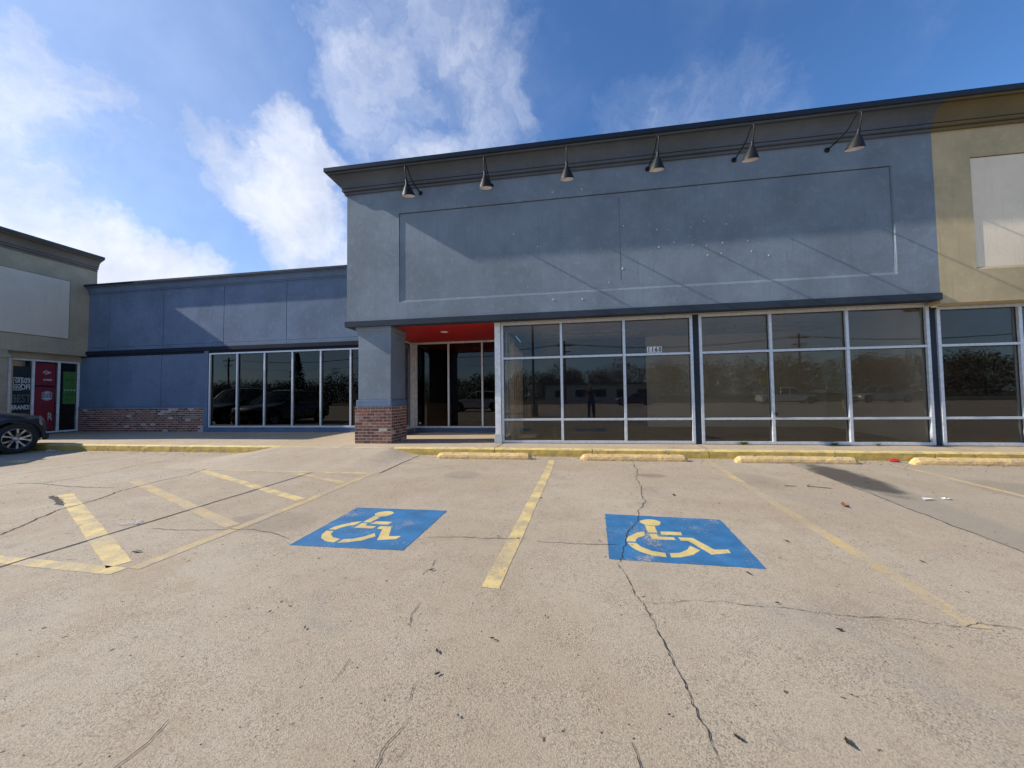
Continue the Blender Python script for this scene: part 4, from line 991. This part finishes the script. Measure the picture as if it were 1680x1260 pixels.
# ------------------------------------------------------------------ small things on the ground
LEAFB = plain('blackened_leaf', (.022, .018, .014), .8, 0, .3, 60); LEAFR = plain('rust_leaf', (.24, .085, .035), .8, 0, .3, 60); STICK = plain('twig_brown', (.06, .045, .035), .9); LIT = plain('litter_white', (.75, .74, .72), .6); LITR = plain('litter_red', (.45, .03, .04), .5)
def leaf(x, y, s, mat, name='dead_leaf', curl=.25, **pr):
    n = 9; rows = []
    for i in range(n):
        q = i / (n - 1) * 2 - 1; w = (1 - q * q) ** .7 * .38 * (1 + .25 * math.sin(i * 2.4)); z = s * curl * (q * q) + .002
        rows.append([(q * s, -w * s, z + s * .18 * curl + .001), (q * s, 0, z), (q * s, w * s, z + s * .22 * curl)])
    m = MB().grid([[(a, b, c) for a, b, c in row] for row in rows]); k = len(m.v)
    o = m.build(name, mat, fixn=False); o.location = (x, y, .006); o.rotation_euler = (random.uniform(-.12, .12), random.uniform(-.12, .12), random.uniform(0, 6.28))
    sl = o.modifiers.new('solid', 'SOLIDIFY'); sl.thickness = .0012
    for a, b in pr.items(): o[a] = b
    return o
LEAFLAB = {(.57, 1.36): 'black leaf at the bottom edge just right of the long crack', (1.17, 2.24): 'small black leaf beside the thin crack that branches right', (-.94, 2.36): 'dark leaf left of the lower end of the straight yellow bay line',
           (1.34, 2.03): 'dark leaf below the thin branching crack, near the worn yellow line', (-.31, 4.16): 'dark leaf beside the straight yellow bay line, between the blue squares', (1.18, 2.58): 'dark leaf just below the near edge of the second blue square',
           (1.74, 3.17): 'dark leaf between the second blue square and the worn yellow line', (3.9, 5.3): 'dark leaf lying on the oil stain', (-3.4, 2.35): 'dark leaf inside the hatched area at its near corner', (1.25, 4.45): 'dark leaf beyond the far edge of the second blue square', (4.6, 3.3): 'dark leaf at the far right of the lot on the grey strip side', (2.45, 2.9): 'dark leaf right of the worn yellow bay line'}
for x, y, s in [(a, b, c * .72) for a, b, c in [(.57, 1.36, .022), (1.17, 2.24, .018), (-.38, 1.74, .016), (-.62, 1.62, .022), (-.42, 1.31, .011), (-.57, 1.49, .020), (-.94, 2.36, .026), (1.34, 2.03, .024), (-.42, 2.97, .018), (-.59, 2.99, .018), (-.31, 4.16, .03), (1.18, 2.58, .03), (1.74, 3.17, .03), (-.13, 1.95, .012), (-1.37, 1.69, .016), (-1.67, 1.79, .014), (1.25, 4.45, .04), (.50, 2.95, .015), (2.45, 2.9, .025), (3.9, 5.3, .04), (4.6, 3.3, .05), (-3.4, 2.35, .05), (.25, 3.0, .018), (.36, 1.42, .010)]]:
    lab = LEAFLAB.get((x, y), 'small blackened leaf lying on the bare concrete')
    leaf(x, y, s, LEAFB, curl=.08, label=lab, category='leaf', group='blackened leaves scattered over the lot')
leaf(.93, 1.39, .020, LEAFB, label='torn pale-flecked dark scrap near the bottom right corner', category='scrap')
leaf(2.875, 4.20, .065, LEAFR, curl=.35, label='rust brown leaf on the concrete left of the grey strip', category='leaf')
def stick(pts, label):
    MB().tube([(a, b, .010) for a, b in pts], .004, 5).build('twig', STICK, label=label, category='twig')
stick([(2.76, 5.01), (2.83, 5.015), (2.89, 5.01)], 'short straight twig lying left of the oil stain')
stick([(3.09, 5.09), (3.02, 5.02), (3.13, 4.98), (3.24, 4.94)], 'forked thin twig lying at the slab edge beside the oil stain')
m = MB(); 
for k in range(5):
    a = k * 1.3; m.quad((0, 0, .004), (.09 * math.cos(a), .05 * math.sin(a), .03), (.08 * math.cos(a + .8), .06 * math.sin(a + .8), .012))
m.build('paper_scrap', LIT, label='crumpled white paper scrap right of the grey strip', category='litter').location = (4.12, 4.57, .004); bpy.data.objects['paper_scrap'].scale = (.6, .6, .6)
m = MB().quad((0, 0, .004), (.11, .01, .016), (.10, .05, .01), (.02, .04, .02)); m.build('paper_scrap', LIT, label='thin white scrap left of the crumpled one', category='litter').location = (3.86, 4.52, .006)
m = MB().box(-.09, .09, -.005, .005, .006, .012).box(.03, .04, -.005, .09, .006, .012); o = m.build('plastic_fork', LIT, label='white bent plastic strip on the slab joint among the hatch lines', category='litter'); o.location = (-4.22, 2.86, .006); o.rotation_euler[2] = .4
m = MB().lathe([(.0, 0), (.045, .0), (.055, .06), (.05, .13), (.04, .16), (0, .16)], (0, 0, 0), 10, 'X'); 
m.v = [(a + random.gauss(0, .008), b + random.gauss(0, .01), max(.0, c * .6 + .03 + random.gauss(0, .006))) for a, b, c in m.v]
o = m.build('crushed_cup', LITR, label='crushed red cup in the gutter beside the rightmost wheel stop', category='litter'); o.location = (5.46, 6.92, .004); o.scale = (.75, .75, .75)
m = MB()
for k in range(6):
    x, y, s = random.uniform(-.15, .15), random.uniform(-.05, .05), random.uniform(.012, .03); m.box(x, x + s * 1.5, y, y + s, 0, s * .7)
o = m.build('broken_concrete', LIT, kind='stuff'); o.location = (-12.75, 6.95, .002)
WEED = plain('weed_green', (.09, .14, .03), .8, 0, .3, 30)
for x, y, s, l in ((3.56, 7.80, .16, 'low green weed at the foot of the second bay, left pane'), (5.22, 7.80, .12, 'thin green weed at the foot of the second bay, middle pane'), (5.96, 7.80, .09, 'sparse dry weed at the foot of the second bay, right pane')):
    m = MB()
    for k in range(46):
        a = random.uniform(0, 2 * PI); r = random.uniform(.2, 1) * s; h = random.uniform(.15, .5) * s; w = s * .09
        c = Vector((math.cos(a) * r, -abs(math.sin(a)) * r * .35, h)); d = Vector((-math.sin(a), math.cos(a), 0)) * w
        m.quad((0, 0, 0), c * .6 + d + Vector((0, 0, h * .3)), c, c * .6 - d + Vector((0, 0, h * .3)))
    m.build('weed', WEED, label=l, category='weed', group='weeds at the shop front').location = (x, y, .152)
# gravel and grit: scattered chips
V = []; F = []; nb = 0
for i in range(5200):
    x = random.uniform(-9, 7); y = random.uniform(.4, 6.9); s = random.uniform(.0012, .0035) * (1 + .25 * y)
    if random.random() < .25: x, y = random.uniform(-13, 9), random.uniform(6.6, 7.02); s = random.uniform(.004, .012)
    if y < 1 and abs(x) > 3: continue
    a = random.uniform(0, 6); c, d = math.cos(a) * s, math.sin(a) * s
    V += [(x + c, y + d, .001), (x - d, y + c * .8, .001), (x - c, y - d, .001), (x + d * .4, y, s * .8 + .001)]
    F += [(nb, nb + 1, nb + 3), (nb + 1, nb + 2, nb + 3), (nb + 2, nb, nb + 3)]; nb += 4
me = bpy.data.meshes.new('grit'); me.from_pydata(V, [], F); me.materials.append(plain('grit_dark', (.055, .045, .038), .9, 0, .8, 90))
o = bpy.data.objects.new('grit', me); C.objects.link(o); o['kind'] = 'stuff'
